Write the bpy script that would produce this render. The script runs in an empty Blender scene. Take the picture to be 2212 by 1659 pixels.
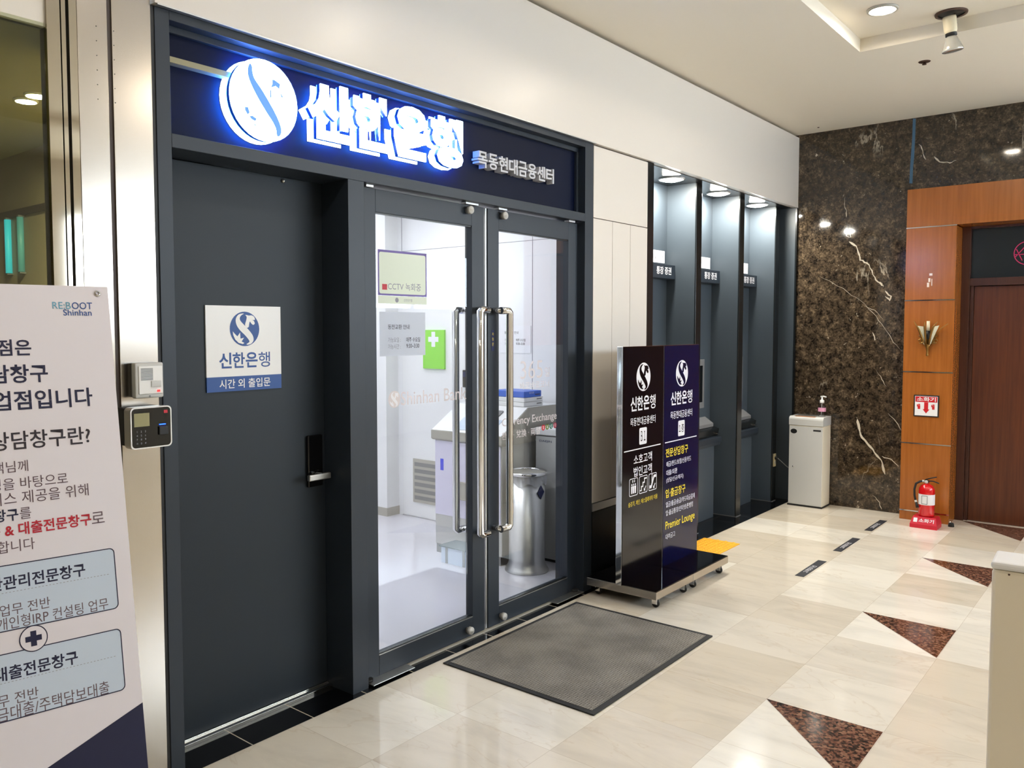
import bpy, bmesh, math, random
from mathutils import Vector, Matrix
from mathutils.geometry import tessellate_polygon
random.seed(7)
S = bpy.context.scene
COL = S.collection
PI = math.pi

# ------------------------------------------------------------------ camera, world, exposure
cam_d = bpy.data.cameras.new('camera')
cam = bpy.data.objects.new('camera', cam_d)
COL.objects.link(cam)
S.camera = cam
F_PX, YAW, PITCH, ROLL = 1792.58, 0.8730, 0.0542, -0.0021
cam_d.sensor_fit = 'HORIZONTAL'
cam_d.sensor_width = 36.0
cam_d.lens = F_PX * 36.0 / 2212.0
cam_d.shift_x = (1106 - 1032.75) / 2212.0
cam_d.shift_y = (808.36 - 829.5) / 2212.0
cam_d.clip_start = 0.05
fwd = Vector((math.sin(YAW) * math.cos(PITCH), math.cos(YAW) * math.cos(PITCH), -math.sin(PITCH)))
rgt = Vector((math.cos(YAW), -math.sin(YAW), 0))
upv = rgt.cross(fwd)
r2 = math.cos(ROLL) * rgt + math.sin(ROLL) * upv
u2 = -math.sin(ROLL) * rgt + math.cos(ROLL) * upv
M = Matrix((r2, u2, -fwd)).transposed().to_4x4()
M.translation = Vector((-1.4622, -2.6198, 1.55))
cam.matrix_world = M

W = bpy.data.worlds.new('daylight')
S.world = W
W.use_nodes = True
W.node_tree.nodes['Background'].inputs[0].default_value = (0.76, 0.88, 1.0, 1)
W.node_tree.nodes['Background'].inputs[1].default_value = 15.0

S.view_settings.view_transform = 'Standard'
S.view_settings.look = 'None'
S.view_settings.gamma = 1
S.view_settings.use_curve_mapping = False
S.view_settings.exposure = 0.12
S.cycles.max_bounces = 10
S.cycles.transparent_max_bounces = 16
S.cycles.sample_clamp_indirect = 6.0
S.cycles.caustics_reflective = False
S.cycles.caustics_refractive = False
LAMP_W = 220.0      # lobby downlights
BAY_W = 390.0       # lamps over the cash machines
ROOM_W = 12.5      # added bank room panels, unseen
SIGN_W = 20.0

# ------------------------------------------------------------------ materials
def lin(c):
    return tuple(((v / 255) / 12.92 if v <= 10 else (((v / 255) + 0.055) / 1.055) ** 2.4) for v in c)

def mat(name, c, rough=0.5, metal=0.0, spec=0.5, emit=None, es=0.0, coat=0.0, trans=0.0, alpha=1.0):
    m = bpy.data.materials.new(name)
    m.use_nodes = True
    b = m.node_tree.nodes['Principled BSDF']
    b.inputs['Base Color'].default_value = (*lin(c), 1)
    b.inputs['Roughness'].default_value = rough
    b.inputs['Metallic'].default_value = metal
    b.inputs['Specular IOR Level'].default_value = spec
    b.inputs['Coat Weight'].default_value = coat
    b.inputs['Coat Roughness'].default_value = 0.05
    b.inputs['Transmission Weight'].default_value = trans
    b.inputs['Alpha'].default_value = alpha
    if emit:
        b.inputs['Emission Color'].default_value = (*lin(emit), 1)
        b.inputs['Emission Strength'].default_value = es
    return m

class NT:
    def __init__(s, m):
        s.t = m.node_tree
        s.b = s.t.nodes['Principled BSDF']
    def n(s, kind, **kw):
        nd = s.t.nodes.new('ShaderNode' + kind)
        ins = kw.pop('i', {})
        for k, v in kw.items():
            setattr(nd, k, v)
        for k, v in ins.items():
            if isinstance(v, bpy.types.NodeSocket):
                s.t.links.new(v, nd.inputs[k])
            else:
                nd.inputs[k].default_value = v
        return nd
    def l(s, a, b):
        s.t.links.new(a, b)
    def math(s, op, a, b=0.0, c=0.0):
        nd = s.n('Math', operation=op, i={0: a, 1: b, 2: c})
        return nd.outputs[0]
    def mix(s, f, a, b):
        nd = s.n('Mix', data_type='RGBA', i={0: f, 6: a, 7: b})
        return nd.outputs[2]
    def ramp(s, f, pts):
        nd = s.n('ValToRGB', i={0: f})
        e = nd.color_ramp.elements
        while len(e) < len(pts):
            e.new(0.5)
        for el, (p, c) in zip(e, pts):
            el.position = p
            el.color = (*c, 1) if len(c) == 3 else c
        return nd.outputs[0]

def g3(v):
    return (v, v, v)

def make_floor_beige():
    m = mat('beige_marble_tile', (220, 210, 190), 0.1, spec=0.5)
    k = NT(m)
    pos = k.n('NewGeometry').outputs['Position']
    sx = k.n('SeparateXYZ', i={0: pos})
    ux = k.math('DIVIDE', k.math('SUBTRACT', sx.outputs[0], 3.3155), 0.4655)
    uy = k.math('DIVIDE', k.math('ADD', sx.outputs[1], 0.0), 0.4535)
    cx, cy = k.math('FLOOR', ux), k.math('FLOOR', uy)
    cell = k.n('CombineXYZ', i={0: cx, 1: cy, 2: 3.0}).outputs[0]
    wn = k.n('TexWhiteNoise', noise_dimensions='3D', i={0: cell})
    tone = k.ramp(wn.outputs[0], [(0.0, lin((212, 200, 180))), (0.35, lin((222, 212, 196))), (0.7, lin((232, 225, 211))), (1.0, lin((240, 234, 222)))])
    off = k.n('VectorMath', operation='SCALE', i={0: wn.outputs[1], 3: 20.0}).outputs[0]
    p2 = k.n('VectorMath', operation='ADD', i={0: pos, 1: off}).outputs[0]
    mp = k.n('Mapping', i={0: p2, 3: (2.4, 0.8, 1.0)}).outputs[0]
    n1 = k.n('TexNoise', i={'Vector': mp, 'Scale': 2.2, 'Detail': 8.0, 'Roughness': 0.62, 'Distortion': 0.6}).outputs[0]
    cloud = k.ramp(n1, [(0.3, g3(0.80)), (0.55, g3(1.0)), (0.8, g3(1.06))])
    c1 = k.n('Mix', data_type='RGBA', blend_type='MULTIPLY', i={0: 0.75, 6: tone, 7: cloud}).outputs[2]
    n2 = k.n('TexNoise', i={'Vector': mp, 'Scale': 1.3, 'Detail': 5.0, 'Distortion': 1.4}).outputs[0]
    ridge = k.math('ABSOLUTE', k.math('SUBTRACT', n2, 0.5))
    vein = k.ramp(ridge, [(0.0, g3(0.22)), (0.010, g3(0.0))])
    c2 = k.mix(vein, c1, (*lin((186, 160, 128)), 1))
    fx = k.math('ABSOLUTE', k.math('SUBTRACT', k.math('FRACT', ux), 0.5))
    fy = k.math('ABSOLUTE', k.math('SUBTRACT', k.math('FRACT', uy), 0.5))
    gr = k.math('MAXIMUM', k.math('GREATER_THAN', fx, 0.4975), k.math('GREATER_THAN', fy, 0.4975))
    c3 = k.mix(k.math('MULTIPLY', gr, 0.45), c2, (*lin((168, 150, 125)), 1))
    k.l(c3, k.b.inputs['Base Color'])
    return m

def make_granite():
    m = mat('brown_granite', (110, 70, 55), 0.12)
    k = NT(m)
    tc = k.n('NewGeometry').outputs['Position']
    v = k.n('TexVoronoi', i={'Vector': tc, 'Scale': 95.0}).outputs['Color']
    s = k.n('SeparateColor', i={0: v}).outputs[0]
    n = k.n('TexNoise', i={'Vector': tc, 'Scale': 38.0, 'Detail': 3.0}).outputs[0]
    f = k.math('ADD', k.math('MULTIPLY', s, 0.45), k.math('MULTIPLY', n, 0.6))
    c = k.ramp(f, [(0.32, lin((30, 25, 24))), (0.45, lin((76, 50, 42))), (0.6, lin((116, 78, 62))), (0.8, lin((146, 112, 90)))])
    k.l(c, k.b.inputs['Base Color'])
    return m

def make_black_tile():
    m = mat('black_glossy_tile', (8, 9, 12), 0.08)
    k = NT(m)
    sx = k.n('SeparateXYZ', i={0: k.n('NewGeometry').outputs['Position']})
    ux = k.math('DIVIDE', k.math('SUBTRACT', sx.outputs[0], 0.309), 0.2852)
    fx = k.math('ABSOLUTE', k.math('SUBTRACT', k.math('FRACT', ux), 0.5))
    gx = k.math('GREATER_THAN', fx, 0.492)
    gy = k.math('LESS_THAN', k.math('ABSOLUTE', k.math('SUBTRACT', sx.outputs[1], 0.215)), 0.003)
    g = k.math('MAXIMUM', gx, gy)
    near = k.math('LESS_THAN', sx.outputs[0], 3.0)
    amount = k.math('ADD', k.math('MULTIPLY', near, 0.85), 0.13)
    k.l(k.mix(k.math('MULTIPLY', g, amount), (*lin((8, 9, 12)), 1), (*lin((205, 198, 180)), 1)), k.b.inputs['Base Color'])
    return m

def make_dark_marble():
    m = mat('dark_emperador_marble', (80, 65, 50), 0.06, spec=0.55)
    k = NT(m)
    pos = k.n('NewGeometry').outputs['Position']
    n1 = k.n('TexNoise', i={'Vector': pos, 'Scale': 19.0, 'Detail': 11.0, 'Roughness': 0.78, 'Distortion': 0.2}).outputs[0]
    base = k.ramp(n1, [(0.36, lin((22, 18, 16))), (0.47, lin((54, 45, 36))), (0.55, lin((76, 64, 50))), (0.68, lin((120, 104, 84)))])
    vo = k.n('TexVoronoi', i={'Vector': pos, 'Scale': 42.0, 'Randomness': 1.0}).outputs['Distance']
    sp = k.ramp(vo, [(0.12, g3(0.75)), (0.24, g3(0.0))])
    n0 = k.n('TexNoise', i={'Vector': pos, 'Scale': 4.0, 'Detail': 3.0}).outputs[0]
    sp2 = k.math('MULTIPLY', sp, k.ramp(n0, [(0.40, g3(0.0)), (0.55, g3(1.0))]))
    c1 = k.mix(sp2, base, (*lin((30, 25, 21)), 1))
    vc = k.n('TexVoronoi', i={'Vector': pos, 'Scale': 85.0}).outputs['Color']
    gv = k.ramp(k.n('SeparateColor', i={0: vc}).outputs[0], [(0.0, g3(0.45)), (0.5, g3(0.95)), (1.0, g3(1.6))])
    c1 = k.n('Mix', data_type='RGBA', blend_type='MULTIPLY', i={0: 0.8, 6: c1, 7: gv}).outputs[2]
    mp = k.n('Mapping', i={0: pos, 2: (0.75, 0, 0), 3: (1.0, 2.2, 0.8)}).outputs[0]
    n2 = k.n('TexNoise', i={'Vector': mp, 'Scale': 0.9, 'Detail': 9.0, 'Roughness': 0.55, 'Distortion': 0.25}).outputs[0]
    ridge = k.math('ABSOLUTE', k.math('SUBTRACT', n2, 0.5))
    n3 = k.n('TexNoise', i={'Vector': pos, 'Scale': 2.1, 'Detail': 2.0}).outputs[0]
    mask = k.ramp(n3, [(0.54, g3(0.0)), (0.66, g3(0.8))])
    vein = k.ramp(ridge, [(0.0, g3(1.0)), (0.0025, g3(0.8)), (0.006, g3(0.0))])
    vf = k.math('MULTIPLY', vein, mask)
    n4 = k.n('TexNoise', i={'Vector': pos, 'Scale': 22.0, 'Detail': 6.0, 'Roughness': 0.72}).outputs[0]
    fleck = k.ramp(n4, [(0.655, g3(0.0)), (0.69, g3(0.85))])
    c2 = k.mix(k.math('MAXIMUM', vf, fleck), c1, (*lin((212, 200, 180)), 1))
    k.l(c2, k.b.inputs['Base Color'])
    return m

def make_wood(name, a, b, rough=0.25, sc=(14.0, 14.0, 0.7)):
    m = mat(name, a, rough)
    k = NT(m)
    pos = k.n('NewGeometry').outputs['Position']
    mp = k.n('Mapping', i={0: pos, 3: sc}).outputs[0]
    n = k.n('TexNoise', i={'Vector': mp, 'Scale': 3.0, 'Detail': 6.0, 'Roughness': 0.6}).outputs[0]
    k.l(k.ramp(n, [(0.3, lin(a)), (0.7, lin(b))]), k.b.inputs['Base Color'])
    return m

def make_mat_weave():
    m = mat('woven_rubber_mat', (92, 88, 82), 0.8, spec=0.2)
    k = NT(m)
    pos = k.n('NewGeometry').outputs['Position']
    mp = k.n('Mapping', i={0: pos, 2: (0, 0, 0.0)}).outputs[0]
    sx = k.n('SeparateXYZ', i={0: mp})
    P = 0.0245
    a = k.math('DIVIDE', sx.outputs[0], P)
    b = k.math('DIVIDE', sx.outputs[1], P)
    ch = k.math('MODULO', k.math('ABSOLUTE', k.math('ADD', k.math('FLOOR', a), k.math('FLOOR', b))), 2.0)
    la = k.math('ABSOLUTE', k.math('SINE', k.math('MULTIPLY', a, PI * 2)))
    lb = k.math('ABSOLUTE', k.math('SINE', k.math('MULTIPLY', b, PI * 2)))
    h = k.math('ADD', k.math('MULTIPLY', la, ch), k.math('MULTIPLY', lb, k.math('SUBTRACT', 1.0, ch)))
    n = k.n('TexNoise', i={'Vector': pos, 'Scale': 5.0, 'Detail': 4.0}).outputs[0]
    dirt = k.ramp(n, [(0.35, g3(0.8)), (0.65, g3(1.15))])
    c = k.ramp(h, [(0.12, lin((70, 67, 63))), (0.6, lin((136, 131, 122)))])
    k.l(k.n('Mix', data_type='RGBA', blend_type='MULTIPLY', i={0: 1.0, 6: c, 7: dirt}).outputs[2], k.b.inputs['Base Color'])
    bp = k.n('Bump', i={'Height': h, 'Strength': 0.5, 'Distance': 0.004})
    k.l(bp.outputs[0], k.b.inputs['Normal'])
    return m

def make_glass(name, tint, ior=1.45, rough=0.0, refl=1.0):
    m = bpy.data.materials.new(name)
    m.use_nodes = True
    t = m.node_tree
    t.nodes.remove(t.nodes['Principled BSDF'])
    fr = t.nodes.new('ShaderNodeFresnel')
    ge = t.nodes.new('ShaderNodeNewGeometry')
    io = t.nodes.new('ShaderNodeMix'); io.inputs[2].default_value = ior; io.inputs[3].default_value = 1.0 / ior   # same index from either side of the pane
    t.links.new(ge.outputs['Backfacing'], io.inputs[0]); t.links.new(io.outputs[0], fr.inputs[0])
    mu = t.nodes.new('ShaderNodeMath'); mu.operation = 'MULTIPLY'; mu.inputs[1].default_value = refl
    tr = t.nodes.new('ShaderNodeBsdfTransparent'); tr.inputs[0].default_value = (*lin(tint), 1)
    gl = t.nodes.new('ShaderNodeBsdfGlossy'); gl.inputs['Roughness'].default_value = rough
    gl.inputs[0].default_value = (1, 1, 1, 1)
    mx = t.nodes.new('ShaderNodeMixShader')
    t.links.new(fr.outputs[0], mu.inputs[0])
    t.links.new(mu.outputs[0], mx.inputs[0])
    t.links.new(tr.outputs[0], mx.inputs[1])
    t.links.new(gl.outputs[0], mx.inputs[2])
    t.links.new(mx.outputs[0], t.nodes['Material Output'].inputs[0])
    return m

def make_sheet(name, c):
    m = bpy.data.materials.new(name)
    m.use_nodes = True
    t = m.node_tree
    b = t.nodes['Principled BSDF']
    b.inputs['Base Color'].default_value = (*lin(c), 1); b.inputs['Roughness'].default_value = 0.6
    tr = t.nodes.new('ShaderNodeBsdfTranslucent'); tr.inputs[0].default_value = (*lin(c), 1)
    mx = t.nodes.new('ShaderNodeMixShader'); mx.inputs[0].default_value = 0.5
    t.links.new(b.outputs[0], mx.inputs[1]); t.links.new(tr.outputs[0], mx.inputs[2])
    t.links.new(mx.outputs[0], t.nodes['Material Output'].inputs[0])
    return m

def make_brushed(name, c, rough):
    m = mat(name, c, rough, 1.0)
    k = NT(m)
    pos = k.n('NewGeometry').outputs['Position']
    mp = k.n('Mapping', i={0: pos, 3: (40.0, 40.0, 1.2)}).outputs[0]
    n = k.n('TexNoise', i={'Vector': mp, 'Scale': 6.0, 'Detail': 3.0}).outputs[0]
    k.l(k.ramp(n, [(0.2, g3(rough * 0.96)), (0.8, g3(rough * 1.06))]), k.b.inputs['Roughness'])
    n2 = k.n('TexNoise', i={'Vector': pos, 'Scale': 1.6, 'Detail': 1.0}).outputs[0]
    bp = k.n('Bump', i={'Height': n2, 'Strength': 0.06, 'Distance': 0.02})
    k.l(bp.outputs[0], k.b.inputs['Normal'])
    return m

MT = dict(
    floor=make_floor_beige(), granite=make_granite(), btile=make_black_tile(), marble=make_dark_marble(),
    wood=make_wood('orange_veneer', (150, 86, 32), (172, 102, 42), 0.2), dwood=make_wood('dark_red_veneer', (76, 36, 18), (102, 52, 26), 0.35),
    jwood=make_wood('dark_jamb_veneer', (58, 28, 18), (76, 40, 26), 0.35),
    weave=make_mat_weave(), calcite=mat('white_calcite_vein', (206, 196, 180), 0.08, spec=0.55),
    cream=mat('cream_panel', (228, 222, 214), 0.28, spec=0.45), groove=mat('brown_joint_shade', (74, 60, 52), 0.7),
    ceil=mat('warm_white_ceiling', (242, 234, 218), 0.6), lobby=mat('lobby_wall_paint', (232, 226, 216), 0.6),
    frame=mat('charcoal_steel', (38, 46, 56), 0.42, spec=0.4), dleaf=mat('charcoal_door_paint', (32, 40, 48), 0.5, spec=0.35),
    black=mat('matt_black', (16, 17, 19), 0.5), rubber=mat('black_rubber', (24, 24, 25), 0.7),
    gblack=mat('gloss_black', (7, 8, 11), 0.06, spec=0.6), navyp=mat('navy_sign_panel', (4, 13, 40), 0.45, spec=0.12),
    slate=mat('slate_grey_laminate', (66, 75, 84), 0.42), slated=mat('dark_slate_edge', (20, 24, 27), 0.25),
    steel=make_brushed('brushed_stainless', (196, 188, 178), 0.2), mirror=mat('polished_stainless', (196, 186, 168), 0.06, 1.0),
    chrome=mat('chrome', (225, 225, 225), 0.06, 1.0), satin=mat('satin_steel', (205, 205, 203), 0.36, 1.0),
    glass=make_glass('clear_door_glass', (246, 249, 250), 1.5), tglass=make_glass('olive_tinted_glass', (214, 220, 198), 1.5),
    white=mat('white_gloss_paint', (236, 236, 236), 0.35), wwall=mat('white_room_wall', (236, 236, 238), 0.5),
    wfloor=mat('pale_grey_floor', (214, 212, 220), 0.12), paper=mat('white_paper', (238, 238, 242), 0.6),
    lgrey=mat('light_grey_plastic', (198, 198, 196), 0.45), mgrey=mat('mid_grey_plastic', (120, 120, 122), 0.4), ggrey=mat('beige_grey_metal', (172, 168, 158), 0.45),
    lilac=mat('lilac_white_panel', (222, 218, 240), 0.4), blue=mat('bright_blue_plastic', (10, 92, 205), 0.4), cblue=mat('cobalt_sticker', (40, 60, 230), 0.5),
    navy=mat('navy_ink', (22, 32, 84), 0.5), dnavy=mat('dark_navy_ink', (18, 22, 60), 0.5), logoblue=mat('logo_blue', (24, 72, 142), 0.45), ink=mat('dark_ink', (40, 34, 46), 0.5),
    tink=mat('brown_grey_ink', (96, 78, 88), 0.5), red=mat('crimson_ink', (178, 24, 46), 0.5), teal=mat('pale_teal_ink', (96, 160, 190), 0.5),
    lblue=mat('pale_blue_lettering', (196, 210, 228), 0.5), grey=mat('grey_ink', (140, 140, 150), 0.5),
    psheet=mat('banner_vinyl', (226, 222, 230), 0.5), kblack=mat('pylon_black_panel', (5, 8, 16), 0.12, spec=0.5), knavy=mat('pylon_navy_panel', (4, 14, 52), 0.12, spec=0.5),
    wink=mat('white_vinyl', (228, 228, 234), 0.5), yink=mat('yellow_vinyl', (242, 216, 40), 0.5), frost=make_sheet('frosted_lettering', (226, 216, 212)), tpaper=make_sheet('thin_paper', (240, 240, 246)), tolive=make_sheet('thin_olive_print', (222, 228, 206)), tpurple=make_sheet('thin_purple_print', (120, 106, 160)),
    yellow=mat('yellow_rubber', (240, 172, 32), 0.55), tape=mat('charcoal_floor_tape', (44, 46, 54), 0.5),
    fred=mat('fire_red', (205, 16, 24), 0.18, coat=0.5), frred=mat('red_plastic', (196, 18, 46), 0.35), btape=mat('blue_tape', (72, 108, 138), 0.7),
    brass=mat('aged_brass', (140, 104, 52), 0.35, 0.8), shade=mat('cream_glass_shade', (226, 222, 196), 0.3), pink=mat('pink_paint', (214, 40, 110), 0.5),
    socketc=mat('ivory_plastic', (206, 190, 150), 0.4), clearp=make_glass('clear_plastic', (225, 225, 225), 1.45), pinkliq=mat('pink_label', (226, 160, 190), 0.4),
    pcream=mat('pedestal_cream', (240, 230, 208), 0.45), green=mat('lime_green_card', (140, 220, 70), 0.5), olive=mat('pale_olive_lettering', (206, 212, 190), 0.5), purple=mat('purple_border', (96, 84, 132), 0.5),
    dglass=mat('dark_transom_glass', (36, 44, 50), 0.12), led=mat('red_indicator', (255, 40, 40), 0.4, emit=(255, 30, 30), es=2.0), bled=mat('blue_indicator', (40, 90, 255), 0.4, emit=(20, 70, 255), es=6.0),
    lcd=mat('lcd_screen', (150, 146, 110), 0.15), cyan=mat('cyan_tube', (60, 200, 235), 0.4, emit=(50, 190, 235), es=1.0), cyan2=mat('dim_cyan_tube', (90, 160, 170), 0.4, emit=(80, 160, 170), es=0.35),
    beigew=mat('dim_beige_wall', (150, 136, 112), 0.6), olivec=mat('olive_ceiling', (150, 144, 112), 0.6), railc=mat('dark_rail', (62, 50, 44), 0.5),
    lampw=mat('warm_lamp', (255, 255, 255), 0.5, emit=(255, 242, 222), es=LAMP_W), lampb=mat('cool_lamp', (255, 255, 255), 0.5, emit=(255, 250, 236), es=BAY_W),
    lampr=mat('added_room_lamp', (255, 255, 255), 0.5, emit=(250, 250, 255), es=ROOM_W), lampv=mat('vestibule_lamp', (255, 255, 255), 0.5, emit=(255, 246, 225), es=2600.0),
    glow=mat('lit_letter_face', (255, 255, 255), 0.4, emit=(160, 200, 255), es=SIGN_W), edge_refl=mat('letter_edge_reflection', (255, 255, 255), 0.4, emit=(200, 222, 255), es=6.0),  # second glow stands in for letter edges mirrored in the panel
    ret=mat('blue_letter_return', (10, 28, 80), 0.3, emit=(24, 84, 215), es=0.4), bloomlit=mat('added_bloom_light', (40, 90, 220), 0.4, emit=(50, 140, 255), es=38.0), cutb=mat('lit_logo_cut', (70, 120, 220), 0.4, emit=(90, 145, 230), es=0.75),  # return and back plate emission added to imitate bloom on the panel
    bronze=mat('grey_letter', (196, 198, 206), 0.4), bulbglass=mat('halogen_reflector', (205, 205, 200), 0.12, 0.7), ceramic=mat('lamp_ceramic', (226, 214, 184), 0.4), rust=mat('rusty_rim', (84, 62, 52), 0.5, 0.4),
    liner=mat('clear_bin_liner', (226, 228, 232), 0.35, trans=0.0, alpha=0.6), redsign=mat('sign_red', (200, 24, 34), 0.45), orange=mat('orange_sticker', (240, 150, 70), 0.5), gsteel=mat('glass_grey_top', (86, 104, 110), 0.1),
    scratch=mat('torn_white_paper', (235, 220, 205), 0.7), cgreen=mat('currency_green', (30, 110, 90), 0.5), colive=mat('currency_olive', (100, 120, 40), 0.5), ccrim=mat('currency_crimson', (170, 20, 60), 0.5),
)

# ------------------------------------------------------------------ builders
BASE = {}

def tag(o, label=None, cat=None, group=None, kind=None):
    if label: o['label'] = label
    if cat: o['category'] = cat
    if group: o['group'] = group
    if kind: o['kind'] = kind
    return o

def E(name, loc, label, cat, group=None):
    o = bpy.data.objects.new(name, None)
    o.empty_display_size = 0.05
    COL.objects.link(o)
    o.location = loc
    BASE[o.name] = Vector(loc)
    return tag(o, label, cat, group)

def front(y, x0=0, z0=0):     # surface facing the lobby (-y)
    return (Vector((x0, y, z0)), Vector((1, 0, 0)), Vector((0, 0, 1)), Vector((0, -1, 0)))

def side(x, y0=0, z0=0):      # surface facing -x
    return (Vector((x, y0, z0)), Vector((0, -1, 0)), Vector((0, 0, 1)), Vector((-1, 0, 0)))

def flat(z, x0=0, y0=0):
    return (Vector((x0, y0, z)), Vector((1, 0, 0)), Vector((0, 1, 0)), Vector((0, 0, 1)))

_TXT = {}
def text_data(body, bold):
    key = (body, bold)
    if key in _TXT: return _TXT[key]
    c = bpy.data.curves.new('t', 'FONT')
    c.body = body
    c.size = 1.0
    c.offset = bold
    c.resolution_u = 3
    o = bpy.data.objects.new('t', c)
    COL.objects.link(o)
    dg = bpy.context.evaluated_depsgraph_get()
    dg.update()
    me = bpy.data.meshes.new_from_object(o.evaluated_get(dg))
    vs = [v.co.copy() for v in me.vertices]
    fs = [tuple(p.vertices) for p in me.polygons]
    bpy.data.objects.remove(o)
    bpy.data.curves.remove(c)
    bpy.data.meshes.remove(me)
    xs = [v.x for v in vs]; ys = [v.y for v in vs]
    _TXT[key] = (vs, fs, min(xs), max(xs), min(ys), max(ys))
    return _TXT[key]

class MB:
    def __init__(s):
        s.bm = bmesh.new()
    def face(s, vs, mi=0):
        try:
            f = s.bm.faces.new(vs)
            f.material_index = mi
            return f
        except ValueError:
            return None
    def box(s, x0, x1, y0, y1, z0, z1, bev=0.0, mi=0, seg=2):
        t = bmesh.new()
        bmesh.ops.create_cube(t, size=1)
        for v in t.verts:
            v.co = Vector((x0 + (v.co.x + .5) * (x1 - x0), y0 + (v.co.y + .5) * (y1 - y0), z0 + (v.co.z + .5) * (z1 - z0)))
        if bev:
            bmesh.ops.bevel(t, geom=t.edges[:], offset=bev, segments=seg, affect='EDGES', profile=0.5)
        return s.add(t, mi)
    def add(s, t, mi=0, mtx=None):
        mp = {}
        for v in t.verts:
            mp[v] = s.bm.verts.new(mtx @ v.co if mtx else v.co)
        for f in t.faces:
            n = s.face([mp[v] for v in f.verts], mi)
        t.free()
        return s
    def quad(s, fr, a0, a1, b0, b1, d=0.0, mi=0):
        O, r, u, n = fr
        s.face([s.bm.verts.new(O + r * a + u * b + n * d) for a, b in ((a0, b0), (a1, b0), (a1, b1), (a0, b1))], mi)
        return s
    def prism(s, pts, fr, d0, d1, mi=0):
        """a closed outline given in a frame's plane, from depth d0 to d1 along its normal"""
        O, r, u, n = fr
        ar = sum(pts[i][0] * pts[(i + 1) % len(pts)][1] - pts[(i + 1) % len(pts)][0] * pts[i][1] for i in range(len(pts)))
        if ar < 0: pts = pts[::-1]
        lo = [s.bm.verts.new(O + r * a + u * b + n * d0) for a, b in pts]
        hi = [s.bm.verts.new(O + r * a + u * b + n * d1) for a, b in pts]
        tri = tessellate_polygon([[Vector((a, b, 0)) for a, b in pts]])
        for t in tri: s.face([hi[i] for i in t], mi)
        if d1 == d0:
            for v in lo: s.bm.verts.remove(v)
        else:
            for t in tri: s.face([lo[i] for i in t][::-1], mi)
            for i in range(len(pts)):
                j = (i + 1) % len(pts)
                s.face([lo[i], lo[j], hi[j], hi[i]], mi)
        return s
    def text(s, body, fr, h=None, w=None, x=0.0, y=0.0, ax=0, ay=0, d0=0.0005, d1=None, bold=0.0, cond=1.0, mi=0):
        """lettering; (x,y) anchor, ax/ay -1,0,1 = left/centre/right, bottom/centre/top; h/w fit the ink box"""
        vs, fs, xa, xb, ya, yb = text_data(body, bold)
        O, r, u, n = fr
        sy = h / (yb - ya) if h else None
        sx = w / (xb - xa) if w else sy * cond
        if sy is None: sy = sx / cond
        W_, H_ = (xb - xa) * sx, (yb - ya) * sy
        ox = x - (0 if ax < 0 else W_ / 2 if ax == 0 else W_)
        oy = y - (0 if ay < 0 else H_ / 2 if ay == 0 else H_)
        P = lambda v, d: O + r * (ox + (v.x - xa) * sx) + u * (oy + (v.y - ya) * sy) + n * d
        top = [s.bm.verts.new(P(v, d1 if d1 is not None else d0)) for v in vs]
        for f in fs: s.face([top[i] for i in f], mi)
        if d1 is not None:
            low = [s.bm.verts.new(P(v, d0)) for v in vs]
            cnt = {}
            for f in fs:
                for i in range(len(f)):
                    a, b = f[i], f[(i + 1) % len(f)]
                    cnt[(a, b)] = 1
            for (a, b) in cnt:
                if (b, a) not in cnt: s.face([low[a], low[b], top[b], top[a]], mi)
        return s
    def tube(s, path, r, seg=12, mi=0, caps=True, taper=None):
        path = [Vector(p) for p in path]
        rings = []
        prev = None
        for i, p in enumerate(path):
            if i == 0: d = (path[1] - p).normalized()
            elif i == len(path) - 1: d = (p - path[i - 1]).normalized()
            else: d = ((p - path[i - 1]).normalized() + (path[i + 1] - p).normalized()).normalized()
            if prev is None:
                a = Vector((0, 0, 1)) if abs(d.z) < .9 else Vector((1, 0, 0))
                x = d.cross(a).normalized()
            else:
                x = (prev - d * prev.dot(d)).normalized()
            y = d.cross(x)
            prev = x
            rr = r * (taper[i] if taper else 1)
            k = 1.0
            if 0 < i < len(path) - 1:
                cs = (p - path[i - 1]).normalized().dot(d)
                k = 1.0 / max(cs, 0.5) if cs < 0.98 else 1.0
            rings.append([s.bm.verts.new(p + (x * math.cos(2 * PI * j / seg) + y * math.sin(2 * PI * j / seg)) * rr * (k ** 0.5)) for j in range(seg)])
        for a, b in zip(rings, rings[1:]):
            for j in range(seg):
                f = s.face([a[j], a[(j + 1) % seg], b[(j + 1) % seg], b[j]], mi)
                if f: f.smooth = True
        if caps:
            s.face(rings[0][::-1], mi); s.face(rings[-1], mi)
        return s
    def cyl(s, p0, p1, r, seg=20, mi=0, r1=None):
        return s.tube([p0, p1], r, seg, mi, True, [1, (r1 / r) if r1 is not None else 1])
    def lathe(s, prof, c, axis=(0, 0, 1), seg=28, mi=0, close=True):
        ax = Vector(axis).normalized()
        a = Vector((0, 0, 1)) if abs(ax.z) < .9 else Vector((1, 0, 0))
        x = ax.cross(a).normalized(); y = ax.cross(x)
        c = Vector(c)
        rings = []
        for r, z in prof:
            if r < 1e-5:
                rings.append([s.bm.verts.new(c + ax * z)])
            else:
                rings.append([s.bm.verts.new(c + ax * z + (x * math.cos(2 * PI * j / seg) + y * math.sin(2 * PI * j / seg)) * r) for j in range(seg)])
        for a_, b_ in zip(rings, rings[1:]):
            for j in range(seg):
                k = (j + 1) % seg
                if len(a_) == 1 and len(b_) == 1: continue
                if len(a_) == 1: f = s.face([a_[0], b_[k], b_[j]], mi)
                elif len(b_) == 1: f = s.face([a_[j], a_[k], b_[0]], mi)
                else: f = s.face([a_[j], a_[k], b_[k], b_[j]], mi)
                if f: f.smooth = True
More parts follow.
